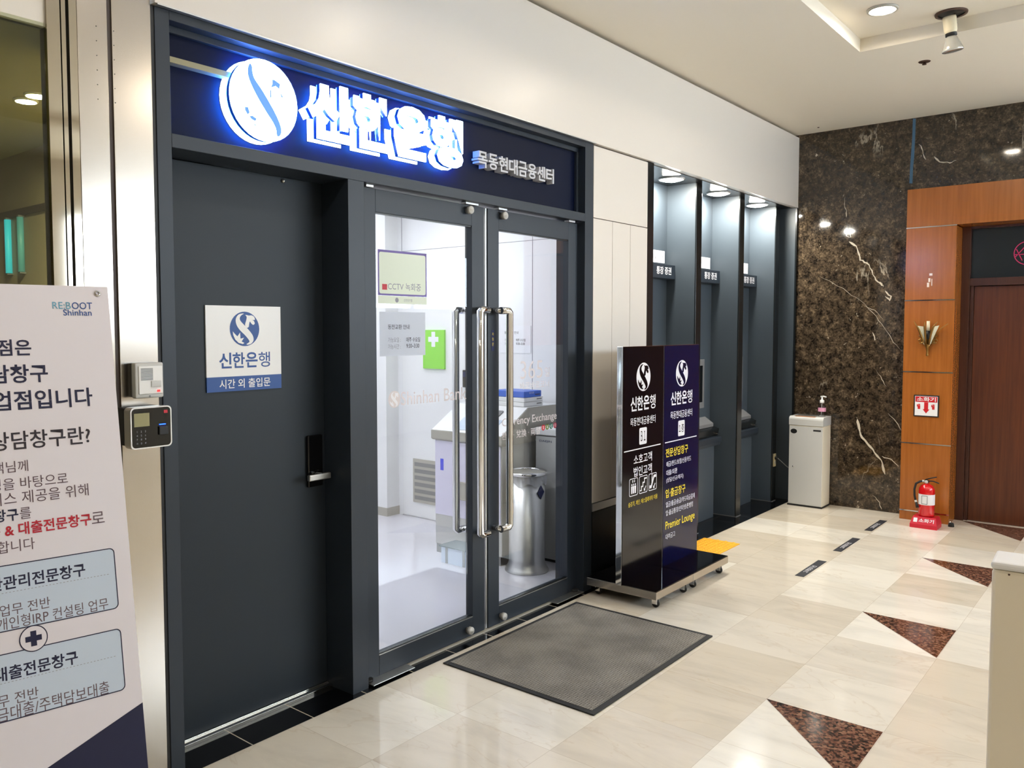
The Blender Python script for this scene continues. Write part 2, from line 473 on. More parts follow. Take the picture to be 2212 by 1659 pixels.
        if close:
            for rg in (rings[0], rings[-1]):
                if len(rg) > 2: s.face(rg, mi)
        return s
    def build(s, name, mats, parent=None, label=None, cat=None, group=None, kind=None, recalc=True):
        bm = s.bm
        if recalc:
            bmesh.ops.recalc_face_normals(bm, faces=bm.faces[:])
        if parent is not None:
            off = BASE[parent.name]
        else:
            xs = [v.co for v in bm.verts]
            off = Vector(((min(v.x for v in xs) + max(v.x for v in xs)) / 2, (min(v.y for v in xs) + max(v.y for v in xs)) / 2, min(v.z for v in xs)))
        bmesh.ops.translate(bm, verts=bm.verts[:], vec=-off)
        me = bpy.data.meshes.new(name)
        bm.to_mesh(me)
        bm.free()
        for m in (mats if isinstance(mats, (list, tuple)) else [mats]):
            me.materials.append(MT[m] if isinstance(m, str) else m)
        o = bpy.data.objects.new(name, me)
        COL.objects.link(o)
        if parent is not None:
            o.parent = parent
        else:
            o.location = off
        BASE[o.name] = off.copy()
        return tag(o, label, cat, group, kind)

def B(name, mats, *boxes, parent=None, bev=0.0, **kw):
    mb = MB()
    for b in boxes: mb.box(*b, bev=bev)
    return mb.build(name, mats, parent, **kw)

def copy_tree(o, delta=None, parent=None):
    c = o.copy()
    COL.objects.link(c)
    if parent is not None: c.parent = parent
    if delta is not None: c.location = c.location + Vector(delta)
    for ch in list(o.children): copy_tree(ch, None, c)
    return c

def rrect(x0, x1, y0, y1, r, k=5):
    pts = []
    for cx, cy, a0 in ((x1 - r, y1 - r, 0), (x0 + r, y1 - r, 90), (x0 + r, y0 + r, 180), (x1 - r, y0 + r, 270)):
        for i in range(k + 1):
            a = math.radians(a0 + 90 * i / k)
            pts.append((cx + r * math.cos(a), cy + r * math.sin(a)))
    return pts

def ring(mb, pts_o, pts_i, fr, d, mi=0):
    O, r, u, n = fr
    a = [mb.bm.verts.new(O + r * x + u * y + n * d) for x, y in pts_o]
    b = [mb.bm.verts.new(O + r * x + u * y + n * d) for x, y in pts_i]
    for i in range(len(a)):
        j = (i + 1) % len(a)
        mb.face([a[i], a[j], b[j], b[i]], mi)

def disc(cx, cy, r, k=40, ry=None):
    return [(cx + r * math.cos(2 * PI * i / k), cy + (ry or r) * math.sin(2 * PI * i / k)) for i in range(k)]

def cr(pts, k=4):
    out = []
    n = len(pts)
    for i in range(n):
        p0, p1, p2, p3 = (pts[(i + j - 1) % n] for j in range(4))
        for t in range(k):
            t /= k
            out.append(tuple(0.5 * (2 * p1[q] + (p2[q] - p0[q]) * t + (2 * p0[q] - 5 * p1[q] + 4 * p2[q] - p3[q]) * t * t + (3 * p1[q] - p0[q] - 3 * p2[q] + p3[q]) * t ** 3) for q in (0, 1)))
    return out

_n = lambda L: [((x - 545) / 108, -(y - 1163) / 123) for x, y in L]
EMB_S = cr(_n([(540, 1053), (503, 1060), (481, 1092), (485, 1132), (508, 1170), (545, 1207), (570, 1237), (577, 1256), (556, 1272), (568, 1276), (592, 1268), (608, 1245), (604, 1213), (582, 1180), (548, 1142), (515, 1106), (510, 1084), (522, 1066)]))
EMB_H = cr(_n([(551, 1062), (560, 1078), (556, 1102), (548, 1128), (550, 1148), (562, 1155), (574, 1148), (577, 1130), (583, 1110), (592, 1122), (607, 1134), (619, 1124), (613, 1106), (602, 1098), (620, 1098), (616, 1078), (598, 1066), (575, 1067)]), 3)
EMB_T = _n([(457, 1180), (460, 1206), (474, 1238), (498, 1262), (528, 1271), (540, 1264), (520, 1252), (538, 1226), (512, 1232), (510, 1188), (490, 1216), (472, 1198)])

def emblem(mb, fr, cx, cy, r, d, mi=0, th=None):
    for i, sh in enumerate((EMB_S, EMB_H, EMB_T)):
        mb.prism([(cx + x * r, cy + y * r) for x, y in sh], fr, d + i * 0.0002, d + i * 0.0002, mi)

def name4(mb, fr, w, h, x, y, d=0.0006):
    c = w / 4
    for i, (ch, bo) in enumerate(zip('신한은행', (0.022, 0.02, 0.024, 0.006))):
        mb.text(ch, fr, w=c * 0.93, h=h, x=x - w / 2 + c * (i + 0.5), y=y, d0=d, bold=bo)

# ------------------------------------------------------------------ structure
mb = MB()
mb.box(-6, 9.5, -6, 0.0, -0.1, 0)
mb.box(-6, 9.5, 0.0, 5.0, -0.1, 0, mi=3)
FL = flat(0.0008)
for k in range(-1, 3):
    ax = 3.3155 + 1.3965 * k
    mb.prism([(ax, -1.358), (ax, -1.812), (ax - 0.46, -1.812)], FL, 0, 0, mi=1)
FB = flat(0.0012)
mb.quad(FB, 0.0, 2.71, -0.033, 0.21, mi=2)
mb.quad(FB, 2.71, 3.36, -0.033, 0.02, mi=2)
mb.quad(FB, 3.36, 6.07, -0.018, 0.36, mi=2)
mb.build('floor', ['floor', 'granite', 'btile', 'wfloor'], kind='structure')

# ceiling with a raised coffer
CZ = 3.257
mb = MB()
mb.box(-6, 9.5, -1.07, 0.3, CZ, CZ + 0.02)
mb.box(4.07, 9.5, -6, -1.07, CZ, CZ + 0.02)
mb.box(-6, -4, -6, -1.07, CZ, CZ + 0.02)
mb.box(-4, 4.07, -6, -4.6, CZ, CZ + 0.02)
mb.box(-4.02, 4.09, -4.62, -1.05, CZ + 0.08, CZ + 0.1)
mb.box(-4.0, 4.07, -1.07, -1.05, CZ + 0.02, CZ + 0.1)
mb.box(4.07, 4.09, -4.6, -1.05, CZ + 0.02, CZ + 0.1)
mb.box(-4.0, 4.07, -4.62, -4.6, CZ + 0.02, CZ + 0.1)
mb.box(-4.02, -4.0, -4.6, -1.05, CZ + 0.02, CZ + 0.1)
mb.build('ceiling', 'ceil', kind='structure')

# cream facade: fascia and lower panels, dark joints behind, brown deepened to paint the ceiling gap's shade
mb = MB()
mb.box(-0.008, 6.07, 0.03, 0.3, 2.62, CZ, mi=1)
mb.box(-0.008, 2.712, -0.019, 0.03, 2.624, CZ - 0.024)
mb.box(2.712, 6.07, -0.019, 0.03, 2.622, CZ - 0.024)
mb.box(2.71, 3.36, 0.012, 0.03, 0.0, 2.62, mi=1)
mb.box(2.713, 3.358, 0.0, 0.012, 2.2, 2.614)
for a, b in ((2.713, 2.925), (2.929, 3.139), (3.143, 3.358)):
    mb.box(a, b, 0.0, 0.012, 0.515, 2.195)
mb.build('wall_front', ['cream', 'groove'], kind='structure')
B('trim_1', 'satin', (2.712, 3.359, -0.004, 0.012, 0.465, 0.51), kind='structure')
B('baseboard_front', 'slated', (2.712, 3.359, -0.003, 0.012, 0.0, 0.46), kind='structure')
B('trim_2', 'satin', (0.0, 2.705, -0.022, -0.002, 2.6195, 2.6245), kind='structure')

# charcoal steel frame round the shopfront
B('trim_3', 'frame', (0.0, 0.053, 0.0, 0.2, 0.0, 2.62), (2.623, 2.71, 0.0, 0.2, 0.0, 2.62), (0.053, 2.623, 0.0, 0.2, 2.589, 2.62),
  (0.053, 2.623, 0.0, 0.2, 2.167, 2.214), (0.833, 0.922, 0.0, 0.2, 0.0, 2.167), (0.053, 2.623, 0.045, 0.064, 2.565, 2.589), (2.605, 2.623, 0.045, 0.064, 2.214, 2.565), bev=0.0015, kind='structure')
B('trim_4', 'black', (-0.014, 0.0, 0.004, 0.2, 0.0, 2.62), kind='structure')
B('trim_5', 'navyp', (0.053, 2.623, 0.064, 0.075, 2.214, 2.589), kind='structure')

# stainless cladding left of the shopfront
B('trim_6', 'steel', (-0.146, -0.014, 0.0, 0.03, 0.0, CZ), (-0.255, -0.161, 0.0, 0.03, 0.0, CZ), bev=0.001, kind='structure')
B('trim_7', 'mirror', (-0.279, -0.2555, 0.002, 0.03, 0.0, CZ), (-0.302, -0.289, 0.002, 0.03, 0.0, CZ), (-0.345, -0.306, 0.002, 0.03, 0.0, CZ), kind='structure')
B('trim_8', 'black', (-0.345, -0.255, 0.02, 0.05, 0.0, CZ), kind='structure')
B('trim_9', 'railc', (-0.161, -0.146, 0.006, 0.05, 0.0, CZ), kind='structure')
mb = MB()
for i in range(6):
    for x in (-0.196, -0.140):
        mb.cyl((x, -0.0006, 2.50 - i * 0.045), (x, 0.001, 2.50 - i * 0.045), 0.0016, 8)
mb.build('trim_10', 'black', kind='structure')

# tinted glazing and vestibule behind it
B('window_2', 'tglass', (-3.0, -0.346, 0.012, 0.022, 0.0, 2.47), kind='structure')
B('wall_vestibule', 'beigew', (0.34, 0.36, 0.25, 4.0, 0.0, 2.46), (-3.02, -3.0, 0.05, 4.0, 0.0, 2.46), (-3.0, 0.36, 4.0, 4.02, 0.0, 2.46), (-0.25, 0.36, 0.23, 0.25, 0, 2.46), (-0.262, -0.25, 0.05, 0.25, 0, 2.46), kind='structure')
B('ceiling_vestibule', 'olivec', (-3.02, 0.36, 0.03, 4.02, 2.46, 2.48), kind='structure')
B('wall_left', 'lobby', (-6, -3.0, 0.0, 0.1, 0.0, CZ), (-3.0, -0.345, 0.012, 0.05, 2.46, CZ), (-6.1, -6, -6, 0.1, 0, CZ), kind='structure')

# lobby walls behind the camera, with a daylight shopfront
mb = MB()
mb.box(-6, 2.3, -6.1, -6, 0, CZ)
mb.box(2.3, 9.5, -6.1, -6, 0, 1.8)
mb.box(2.3, 9.5, -6.1, -6, 2.75, CZ)
mb.box(9.5, 9.6, -6.1, -2.9, 0, CZ)
mb.box(6.3, 9.6, -2.9, -2.8, 0, CZ)
mb.build('wall_back', 'lobby', kind='structure')
mb = MB()
for x in (2.3, 2.9, 4.4, 5.9, 7.4, 8.9, 9.45):
    mb.box(x, x + 0.08, -6.06, -6.0, 1.8, 2.75)
mb.box(2.3, 9.5, -6.06, -6.0, 1.8, 1.86); mb.box(2.3, 9.5, -6.06, -6.0, 2.69, 2.75)
mb.build('window_1', 'satin', kind='structure')

# dark marble wall with the timber door surround
mb = MB()
mb.box(6.07, 6.3, -0.945, 0.4, 0, CZ)
mb.box(6.07, 6.3, -2.9, -0.945, 2.5, CZ)
mb.box(6.07, 6.3, -2.9, -2.45, 0, 2.5)
mb.box(6.28, 6.3, -2.46, -0.94, 0, 2.51)
MSF = side(6.07)
for w_, ln in [(0.008, [(0.417, 2.678), (0.411, 2.619), (0.431, 2.558), (0.428, 2.499)]), (0.014, [(0.438, 2.412), (0.432, 2.342), (0.469, 2.331), (0.461, 2.379)]), (0.028, [(0.455, 2.293), (0.516, 2.249), (0.54, 2.177), (0.548, 2.13), (0.601, 2.104), (0.646, 2.035), (0.677, 1.956), (0.725, 1.916), (0.736, 1.896)]), (0.03, [(0.751, 1.864), (0.799, 1.817), (0.789, 1.779), (0.752, 1.818)]), (0.01, [(0.428, 1.408), (0.458, 1.428)]), (0.006, [(0.214, 2.011), (0.333, 1.942), (0.449, 1.866), (0.563, 1.784), (0.658, 1.684), (0.732, 1.586), (0.825, 1.431), (0.89, 1.363)]), (0.034, [(0.555, 0.773), (0.572, 0.695), (0.596, 0.617), (0.664, 0.543), (0.721, 0.469), (0.762, 0.414), (0.786, 0.318)]), (0.008, [(0.697, 1.196), (0.743, 1.119), (0.78, 1.062)]), (0.01, [(0.796, 0.84), (0.858, 0.774), (0.902, 0.7)]), (0.014, [(0.757, 0.472), (0.83, 0.452), (0.892, 0.396)]), (0.02, [(0.661, 1.516), (0.681, 1.45), (0.702, 1.469)]), (0.018, [(0.978, 3.04), (1.007, 2.988), (1.032, 2.911)]), (0.022, [(1.092, 2.928), (1.133, 2.879), (1.205, 2.862), (1.25, 2.878)]), (0.006, [(0.594, 1.744), (0.675, 1.703), (0.742, 1.625)]), (0.01, [(0.692, 0.128), (0.748, 0.076), (0.767, 0.019)])]:      # white calcite veins of this slab
    up_, dn_ = [], []
    for i_, (a_, z_) in enumerate(ln):
        p_, n_ = ln[max(i_ - 1, 0)], ln[min(i_ + 1, len(ln) - 1)]
        tx_, tz_ = n_[0] - p_[0], n_[1] - p_[1]; q_ = math.hypot(tx_, tz_) or 1
        k_ = w_ * 0.24 * random.uniform(0.5, 1.25) * (0.25 if i_ in (0, len(ln) - 1) else 1)
        up_.append((a_ - tz_ / q_ * k_, z_ + tx_ / q_ * k_)); dn_.append((a_ + tz_ / q_ * k_, z_ - tx_ / q_ * k_))
        if i_ < len(ln) - 1:
            for t_ in (0.33, 0.66):
                m_ = (a_ + (n_[0] - a_) * t_ + random.uniform(-.006, .006), z_ + (n_[1] - z_) * t_ + random.uniform(-.006, .006)); k2 = w_ * 0.24 * random.uniform(0.3, 1.3)
                up_.append((m_[0] - tz_ / q_ * k2, m_[1] + tx_ / q_ * k2)); dn_.append((m_[0] + tz_ / q_ * k2, m_[1] - tx_ / q_ * k2))
    for i_ in range(len(up_) - 1):
        mb.face([mb.bm.verts.new(MSF[0] + MSF[1] * c_[0] + MSF[2] * c_[1] + MSF[3] * 0.0006) for c_ in (up_[i_], up_[i_ + 1], dn_[i_ + 1], dn_[i_])], 1)
mb.build('wall_right', ['marble', 'calcite'], kind='structure')
mb = MB()
mb.box(5.885, 6.25, -1.30, -0.945, 0, 2.345, bev=0.002)
mb.box(5.885, 6.25, -2.76, -0.945, 2.353, 2.655, bev=0.002)
mb.box(5.885, 6.25, -2.76, -2.40, 0, 2.345, bev=0.002)
mb.build('trim_11', 'wood', kind='structure')
mb = MB()
for z in (2.345, 1.768, 1.197, 0.622, 0.072):
    mb.box(5.882, 5.90, -1.302, -0.944, z, z + 0.008)
mb.build('trim_12', 'chrome', kind='structure')
B('trim_13', 'jwood', (6.12, 6.25, -1.36, -1.30, 0, 2.353), (6.12, 6.25, -2.40, -2.34, 0, 2.353), (6.12, 6.25, -2.34, -1.36, 1.885, 1.945), (6.12, 6.25, -2.34, -1.36, 2.335, 2.353), (6.15, 6.25, -1.385, -1.36, 0, 1.885), bev=0.002, kind='structure')
B('window_3', 'dglass', (6.17, 6.18, -2.34, -1.36, 1.945, 2.335), kind='structure')
B('door_4', 'dwood', (6.17, 6.21, -2.34, -1.387, 0.002, 1.88), kind='structure')

# bank room behind the glass doors
RX, RT = 3.41, 2.62
mb = MB()
mb.box(RX, RX + 0.05, 0.36, 2.35, 0, 2.188)
mb.box(RX, RX + 0.05, 0.36, 2.35, 2.192, RT)
mb.box(RX + 0.004, RX + 0.06, 0.36, 2.35, 2.18, 2.2, mi=1)
mb.build('wall_room_right', ['wwall', 'grey'], kind='structure')
B('wall_room_front', 'wwall', (2.72, RX - 0.05, 0.2, 0.22, 0, RT), kind='structure')
B('wall_room_corner', 'wwall', (RX - 0.05, RX - 0.04, 0.2, 0.37, 0, RT), kind='structure')
B('wall_room_left', 'wwall', (0.83, 0.85, 0.205, 3.8, 0, RT), kind='structure')
B('wall_room_back', 'wwall', (0.83, 5.0, 3.8, 3.82, 0, RT), kind='structure')
B('wall_room_far', 'wwall', (5.0, 5.02, 2.35, 3.82, 0, RT), kind='structure')
B('wall_room_side', 'wwall', (RX + 0.05, 5.0, 2.33, 2.35, 0, RT), kind='structure')
B('trim_14', 'white', (3.27, 3.44, 2.335, 2.75, 0.07, RT), kind='structure')
B('baseboard_room', 'ggrey', (3.265, 3.445, 2.33, 2.755, 0.0, 0.07), kind='structure')
B('trim_15', 'grey', (RX - 0.001, RX + 0.02, 0.948, 0.953, 0, 2.6), (RX - 0.001, RX + 0.02, 2.28, 2.286, 0, 2.6), kind='structure')
B('ceiling_room', 'wwall', (0.83, 5.02, 0.2, 3.82, RT, RT + 0.02), kind='structure')

# cash-machine alcove: jamb, soffit, back, dividers
B('trim_16', 'slated', (3.36, 3.44, 0.0, 0.36, 0, 2.62), kind='structure')
B('ceiling_alcove', 'slated', (3.36, 6.07, 0.03, 0.36, 2.618, 2.63), kind='structure')
B('wall_alcove', 'slate', (3.44, 6.07, 0.335, 0.36, 0, 2.62), kind='structure')
mb = MB()
for x in (4.28, 5.075, 5.865):
    mb.box(x, x + 0.09, 0.108, 0.335, 0, 2.618)
    mb.box(x - 0.001, x + 0.091, 0.098, 0.108, 0, 2.618, mi=1, bev=0.003)
    mb.box(x + 0.0895, x + 0.091, 0.108, 0.335, 0, 2.618, mi=1)
mb.box(6.055, 6.07, -0.016, 0.335, 0, 2.618)
mb.box(6.045, 6.07, -0.02, -0.006, 0, 2.618, mi=1)
mb.build('trim_17', ['slate', 'slated'], kind='structure')
mb = MB()
for a, b in ((3.44, 4.28), (4.371, 5.075), (5.166, 5.865)):
    mb.box(a, b, 0.325, 0.335, 0, 0.012)
for x in (4.28, 5.075, 5.865):
    mb.box(x - 0.002, x, 0.1, 0.335, 0, 0.006); mb.box(x - 0.002, x + 0.092, 0.094, 0.098, 0, 0.006)
mb.build('baseboard_alcove', 'mgrey', kind='structure')

# ------------------------------------------------------------------ doors
# steel after-hours door
mb = MB(); mb.box(0.056, 0.830, 0.165, 0.205, 0.02, 2.165, bev=0.002)
d1 = mb.build('door_1', 'dleaf', kind='structure')
lk = MB().box(0.728, 0.808, 0.148, 0.165, 0.885, 1.105, bev=0.006).build('door_lock', 'gblack', d1)
mb = MB(); mb.cyl((0.772, 0.148, 0.933), (0.772, 0.118, 0.933), 0.014); mb.box(0.70, 0.815, 0.104, 0.122, 0.92, 0.946, bev=0.004)
mb.build('lever_handle', 'satin', lk)
mb = MB(); mb.lathe([(0.0, 0), (0.008, 0.0), (0.008, 0.006), (0.004, 0.01), (0, 0.011)], (0.632, 0.165, 2.15), (0, -1, 0), 14)
mb.build('peephole', 'satin', d1)
B('trim_18', 'chrome', (0.053, 0.833, 0.132, 0.2, 0.001, 0.014), (0.053, 0.833, 0.158, 0.2, 0.014, 0.02), bev=0.001, kind='structure')

def glass_door(name, x0, x1, gx0, gx1, hinge):
    yF, yB = 0.04, 0.085
    mb = MB()
    for b in ((x0, gx0, yF, yB, 0.012, 2.155), (gx1, x1, yF, yB, 0.012, 2.155), (gx0, gx1, yF, yB, 0.012, 0.106), (gx0, gx1, yF, yB, 2.056, 2.155)):
        mb.box(*b, bev=0.0015)
    d = mb.build(name, 'frame', kind='structure')
    B('door_glass', 'glass', (gx0 - 0.004, gx1 + 0.004, 0.058, 0.066, 0.1, 2.06), parent=d)
    mb = MB()
    for (a, b, c_, e) in ((gx0, gx1, 0.106, 0.112), (gx0, gx1, 2.05, 2.056)):
        mb.box(a, b, yF + 0.004, 0.058, c_, e)
    mb.build('glazing_bead', 'slated', d)
    B('glazing_sill', 'satin', (gx0, gx1, yF - 0.001, yF + 0.003, 0.104, 0.107), parent=d)
    return d

d2 = glass_door('door_2', 0.930, 1.757, 1.023, 1.664, -1)
d3 = glass_door('door_3', 1.787, 2.602, 1.877, 2.512, 1)

def pull(parent, bx, tx, face, out, z0, z1):
    mb = MB()
    e = 0.012 if tx > bx else -0.012
    path = [(bx, face, z1), (bx, out, z1)]
    mb.tube([(bx, face, z1), (bx, out - 0.0, z1)], 0.0165, 16)
    mb.tube([(bx, face, z0), (bx, out - 0.0, z0)], 0.0165, 16)
    mb.tube([(bx - e * 1.1, out, z1), (tx - e, out, z1), (tx, out, z1 - 0.012), (tx, out, z0 + 0.012), (tx - e, out, z0), (bx - e * 1.1, out, z0)], 0.018, 18)
    mb.build('pull_handle', 'chrome', parent)

pull(d2, 1.707, 1.657, 0.042, -0.018, 0.53, 1.645)
pull(d2, 1.707, 1.657, 0.083, 0.142, 0.53, 1.645)
pull(d3, 1.832, 1.893, 0.042, -0.018, 0.53, 1.643)
pull(d3, 1.832, 1.893, 0.083, 0.142, 0.53, 1.643)

for d, x, z in ((d2, 1.628, 2.128), (d2, 1.622, 0.05), (d3, 1.898, 2.128), (d3, 1.89, 0.05)):
    mb = MB()
    mb.lathe([(0.0, 0.034), (0.004, 0.034), (0.005, 0.031), (0.018, 0.031), (0.0195, 0.028), (0.0195, 0.012), (0.014, 0.012), (0.014, 0.0)], (x, 0.04, z), (0, -1, 0), 22)
    mb.build('pivot_roller', 'lgrey', d)
for d, a, b in ((d2, 0.958, 1.0), (d2, 1.605, 1.70), (d3, 1.86, 1.93), (d3, 2.50, 2.56)):
    B('top_bracket', 'satin', (a, b, 0.026, 0.06, 2.156, 2.166), parent=d, bev=0.001)
B('edge_strip', 'satin', (1.757, 1.761, 0.05, 0.075, 0.012, 2.155), parent=d2)
B('edge_strip', 'satin', (1.774, 1.787, 0.046, 0.07, 0.012, 2.155), parent=d3)
mb = MB(); mb.box(1.815, 1.838, 0.0392, 0.04, 1.44, 1.545); stk = mb.build('door_sticker', 'navy', d3)
mb = MB()
for i, ch in enumerate('자동문'): mb.text(ch, front(0.0390), h=0.016, w=0.013, x=1.8265, y=1.525 - i * 0.026, mi=0)
mb.build('lettering', 'yink', stk)
B('trim_19', 'ggrey', (0.93, 2.62, 0.028, 0.1, 0.0013, 0.009), bev=0.001, kind='structure')
for nm, a, b in (('floor_closer', 0.935, 1.19), ('floor_closer', 2.33, 2.605)):
    fcl = B(nm, 'satin', (a, b, -0.018, 0.06, 0.009, 0.0125), bev=0.001, label='stainless floor closer cover under the %s glass door leaf' % ('left' if a < 1.5 else 'right'), cat='door closer', group='floor closer covers at the glass doors')
    mb = MB(); px = 0.95 if a < 1.5 else 2.58
    mb.cyl((px, 0.035, 0.0125), (px, 0.035, 0.024), 0.022); mb.build('pivot', 'rubber', fcl)

# ------------------------------------------------------------------ illuminated sign
sg = E('illuminated_sign', (0.93, 0.064, 2.25), 'glowing white bank sign letters with round emblem on the navy panel', 'sign')
FY = front(0.0)
mb = MB(); mb.prism(disc(0.432, 2.400, 0.149), FY, -0.006, 0.0); fc = mb.build('emblem_disc', 'glow', sg)
mb = MB(); mb.prism(disc(0.432, 2.400, 0.148), FY, -0.024, -0.006); mb.build('emblem_return', 'ret', fc)
mb = MB(); mb.prism(disc(0.432, 2.400, 0.147), FY, -0.027, -0.0242); mb.build('emblem_bloom_plate', 'bloomlit', fc)  # added glow plate, imitates camera bloom around the disc
mb = MB(); mb.prism(disc(0.432, 2.400, 0.1515), FY, -0.063, -0.0595); mb.build('emblem_reflection', 'edge_refl', fc)  # glowing slab drawn as the disc's reflection in the panel
q_ = lambda L: [(0.432 + (x - 1000) / 320 * 0.149, 2.400 - (y - 682) / 380 * 0.149) for x, y in L]
mb = MB()
mb.prism(cr(q_([(862, 375), (842, 440), (856, 525), (920, 650), (1010, 785), (1070, 865), (1102, 925), (1112, 990), (1142, 980), (1156, 925), (1132, 845), (1078, 745), (985, 605), (908, 508), (888, 452), (882, 395)])), FY, 0.0008, 0.0008)
for P_ in ([(1070, 470), (1095, 465), (1150, 490), (1140, 540), (1105, 520), (1060, 545), (1075, 500)], [(1050, 575), (1062, 560), (1062, 640), (1050, 645)], [(1145, 560), (1180, 612), (1160, 612)], [(810, 785), (840, 780), (855, 830), (835, 850), (812, 815)], [(850, 860), (880, 850), (920, 870), (905, 895), (870, 885)], [(880, 915), (915, 930), (905, 940)]):
    mb.prism(q_(P_), FY, 0.0008, 0.0008)
mb.build('emblem_cut_print', 'cutb', fc)
for ch, a, b in (('신', 0.638, 0.846), ('한', 0.872, 1.088), ('은', 1.104, 1.322), ('행', 1.338, 1.556)):
    mb = MB(); mb.text(ch, FY, w=b - a, h=0.228, x=a, y=2.305, ax=-1, ay=-1, d0=-0.006, d1=0.0, bold=0.045); L = mb.build('letter', 'glow', sg)
    mb = MB(); mb.text(ch, FY, w=b - a, h=0.228, x=a, y=2.305, ax=-1, ay=-1, d0=-0.024, d1=-0.006, bold=0.044); mb.build('letter_return', 'ret', L)
    mb = MB(); mb.text(ch, FY, w=b - a - 0.003, h=0.225, x=a + 0.0015, y=2.3065, ax=-1, ay=-1, d0=-0.027, d1=-0.0242, bold=0.042); mb.build('letter_bloom_plate', 'bloomlit', L)  # added glow plate, imitates blue camera bloom around the letter
    mb = MB(); mb.text(ch, FY, w=b - a + 0.006, h=0.234, x=a - 0.003, y=2.302, ax=-1, ay=-1, d0=-0.063, d1=-0.0595, bold=0.048); mb.build('letter_reflection', 'edge_refl', L)  # glowing outline slab standing in for the letter's mirror image
bs = E('branch_sign', (2.02, 0.064, 2.34), 'small raised grey branch name lettering beside the glowing sign', 'sign')
for i, ch in enumerate('목동현대금융센터'):
    a = 1.692 + i * 0.0822
    mb = MB(); mb.text(ch, FY, w=0.074, h=0.078, x=a, y=2.347, ax=-1, ay=-1, d0=-0.064, d1=-0.022, bold=0.022); mb.build('letter', 'bronze', bs)

# plate on the steel door
ps = E('door_plate', (0.436, 0.165, 1.313), 'white and blue plate with emblem on the charcoal steel door', 'sign')
B('plate', 'white', (0.266, 0.606, 0.159, 0.165, 1.37, 1.642), parent=ps)
B('plate_band', 'logoblue', (0.266, 0.606, 0.159, 0.165, 1.313, 1.37), parent=ps)
FP = front(0.159)
mb = MB(); mb.prism(disc(0.436, 1.553, 0.067), FP, 0.0004, 0.0004)
lg = mb.build('emblem_disc', 'logoblue', ps)
mb = MB(); emblem(mb, FP, 0.436, 1.553, 0.067, 0.0009); mb.build('emblem_figure', 'white', lg)
mb = MB(); name4(mb, FP, 0.236, 0.06, 0.436, 1.432); mb.build('lettering', 'logoblue', ps)
mb = MB(); mb.text('시간 외 출입문', FP, w=0.232, h=0.036, x=0.436, y=1.342, bold=0.008); mb.build('band_lettering', 'white', ps)

# intercom and fingerprint reader on the stainless cladding
ic = E('intercom', (-0.075, 0.0, 1.327), 'white intercom box with speaker slots on the stainless cladding', 'intercom')
B('back_box', 'mgrey', (-0.112, -0.022, -0.026, 0.0, 1.329, 1.442), parent=ic, bev=0.003)
B('cover', 'lgrey', (-0.122, -0.024, -0.05, -0.024, 1.327, 1.443), parent=ic, bev=0.005)
B('speaker_face', 'white', (-0.112, -0.030, -0.054, -0.049, 1.34, 1.432), parent=ic, bev=0.002)
mb = MB()
for i in range(11): mb.box(-0.105, -0.064, -0.0555, -0.0535, 1.386 + i * 0.0037, 1.3875 + i * 0.0037)
mb.build('speaker_slots', 'mgrey', ic)
B('call_button', 'lgrey', (-0.071, -0.036, -0.058, -0.053, 1.363, 1.383), parent=ic, bev=0.002)
B('indicator', 'led', (-0.05, -0.04, -0.0555, -0.053, 1.346, 1.353), parent=ic)
mb = MB(); mb.cyl((-0.074, -0.0515, 1.333), (-0.074, -0.05, 1.333), 0.003, 10); mb.build('screw', 'mgrey', ic)

fr_ = E('fingerprint_reader', (-0.09, 0.0, 1.17), 'black fingerprint access terminal below the white intercom', 'access terminal')
B('mount', 'rubber', (-0.165, -0.035, -0.05, 0.0, 1.178, 1.30), parent=fr_, bev=0.004)
F9 = front(-0.09)
mb = MB(); mb.prism(rrect(-0.163, -0.022, 1.168, 1.302, 0.014), F9, -0.04, -0.002); mb.build('housing', 'satin', fr_)
mb = MB(); ring(mb, rrect(-0.163, -0.022, 1.168, 1.302, 0.014), rrect(-0.159, -0.026, 1.172, 1.298, 0.012), F9, 0.001); mb.build('rim', 'white', fr_)
mb = MB(); mb.prism(rrect(-0.159, -0.026, 1.172, 1.298, 0.012), F9, -0.003, 0.0005); mb.build('face_panel', 'gblack', fr_)
mb = MB(); mb.quad(F9, -0.151, -0.099, 1.24, 1.283, 0.001); mb.build('display', 'lcd', fr_)
mb = MB()
for r_ in range(4):
    for c_ in range(3): mb.text('123456789*0#'[r_ * 3 + c_], F9, h=0.006, x=-0.142 + c_ * 0.014, y=1.224 - r_ * 0.0125, d0=0.0012)
mb.build('keypad', 'grey', fr_)
mb = MB(); mb.box(-0.069, -0.037, -0.097, -0.09, 1.208, 1.236, bev=0.002); mb.build('finger_window', 'black', fr_)
B('status_light', 'bled', (-0.066, -0.044, -0.0925, -0.09, 1.2405, 1.2435), parent=fr_)
B('logo_badge', 'frred', (-0.049, -0.036, -0.0915, -0.09, 1.278, 1.288), parent=fr_)

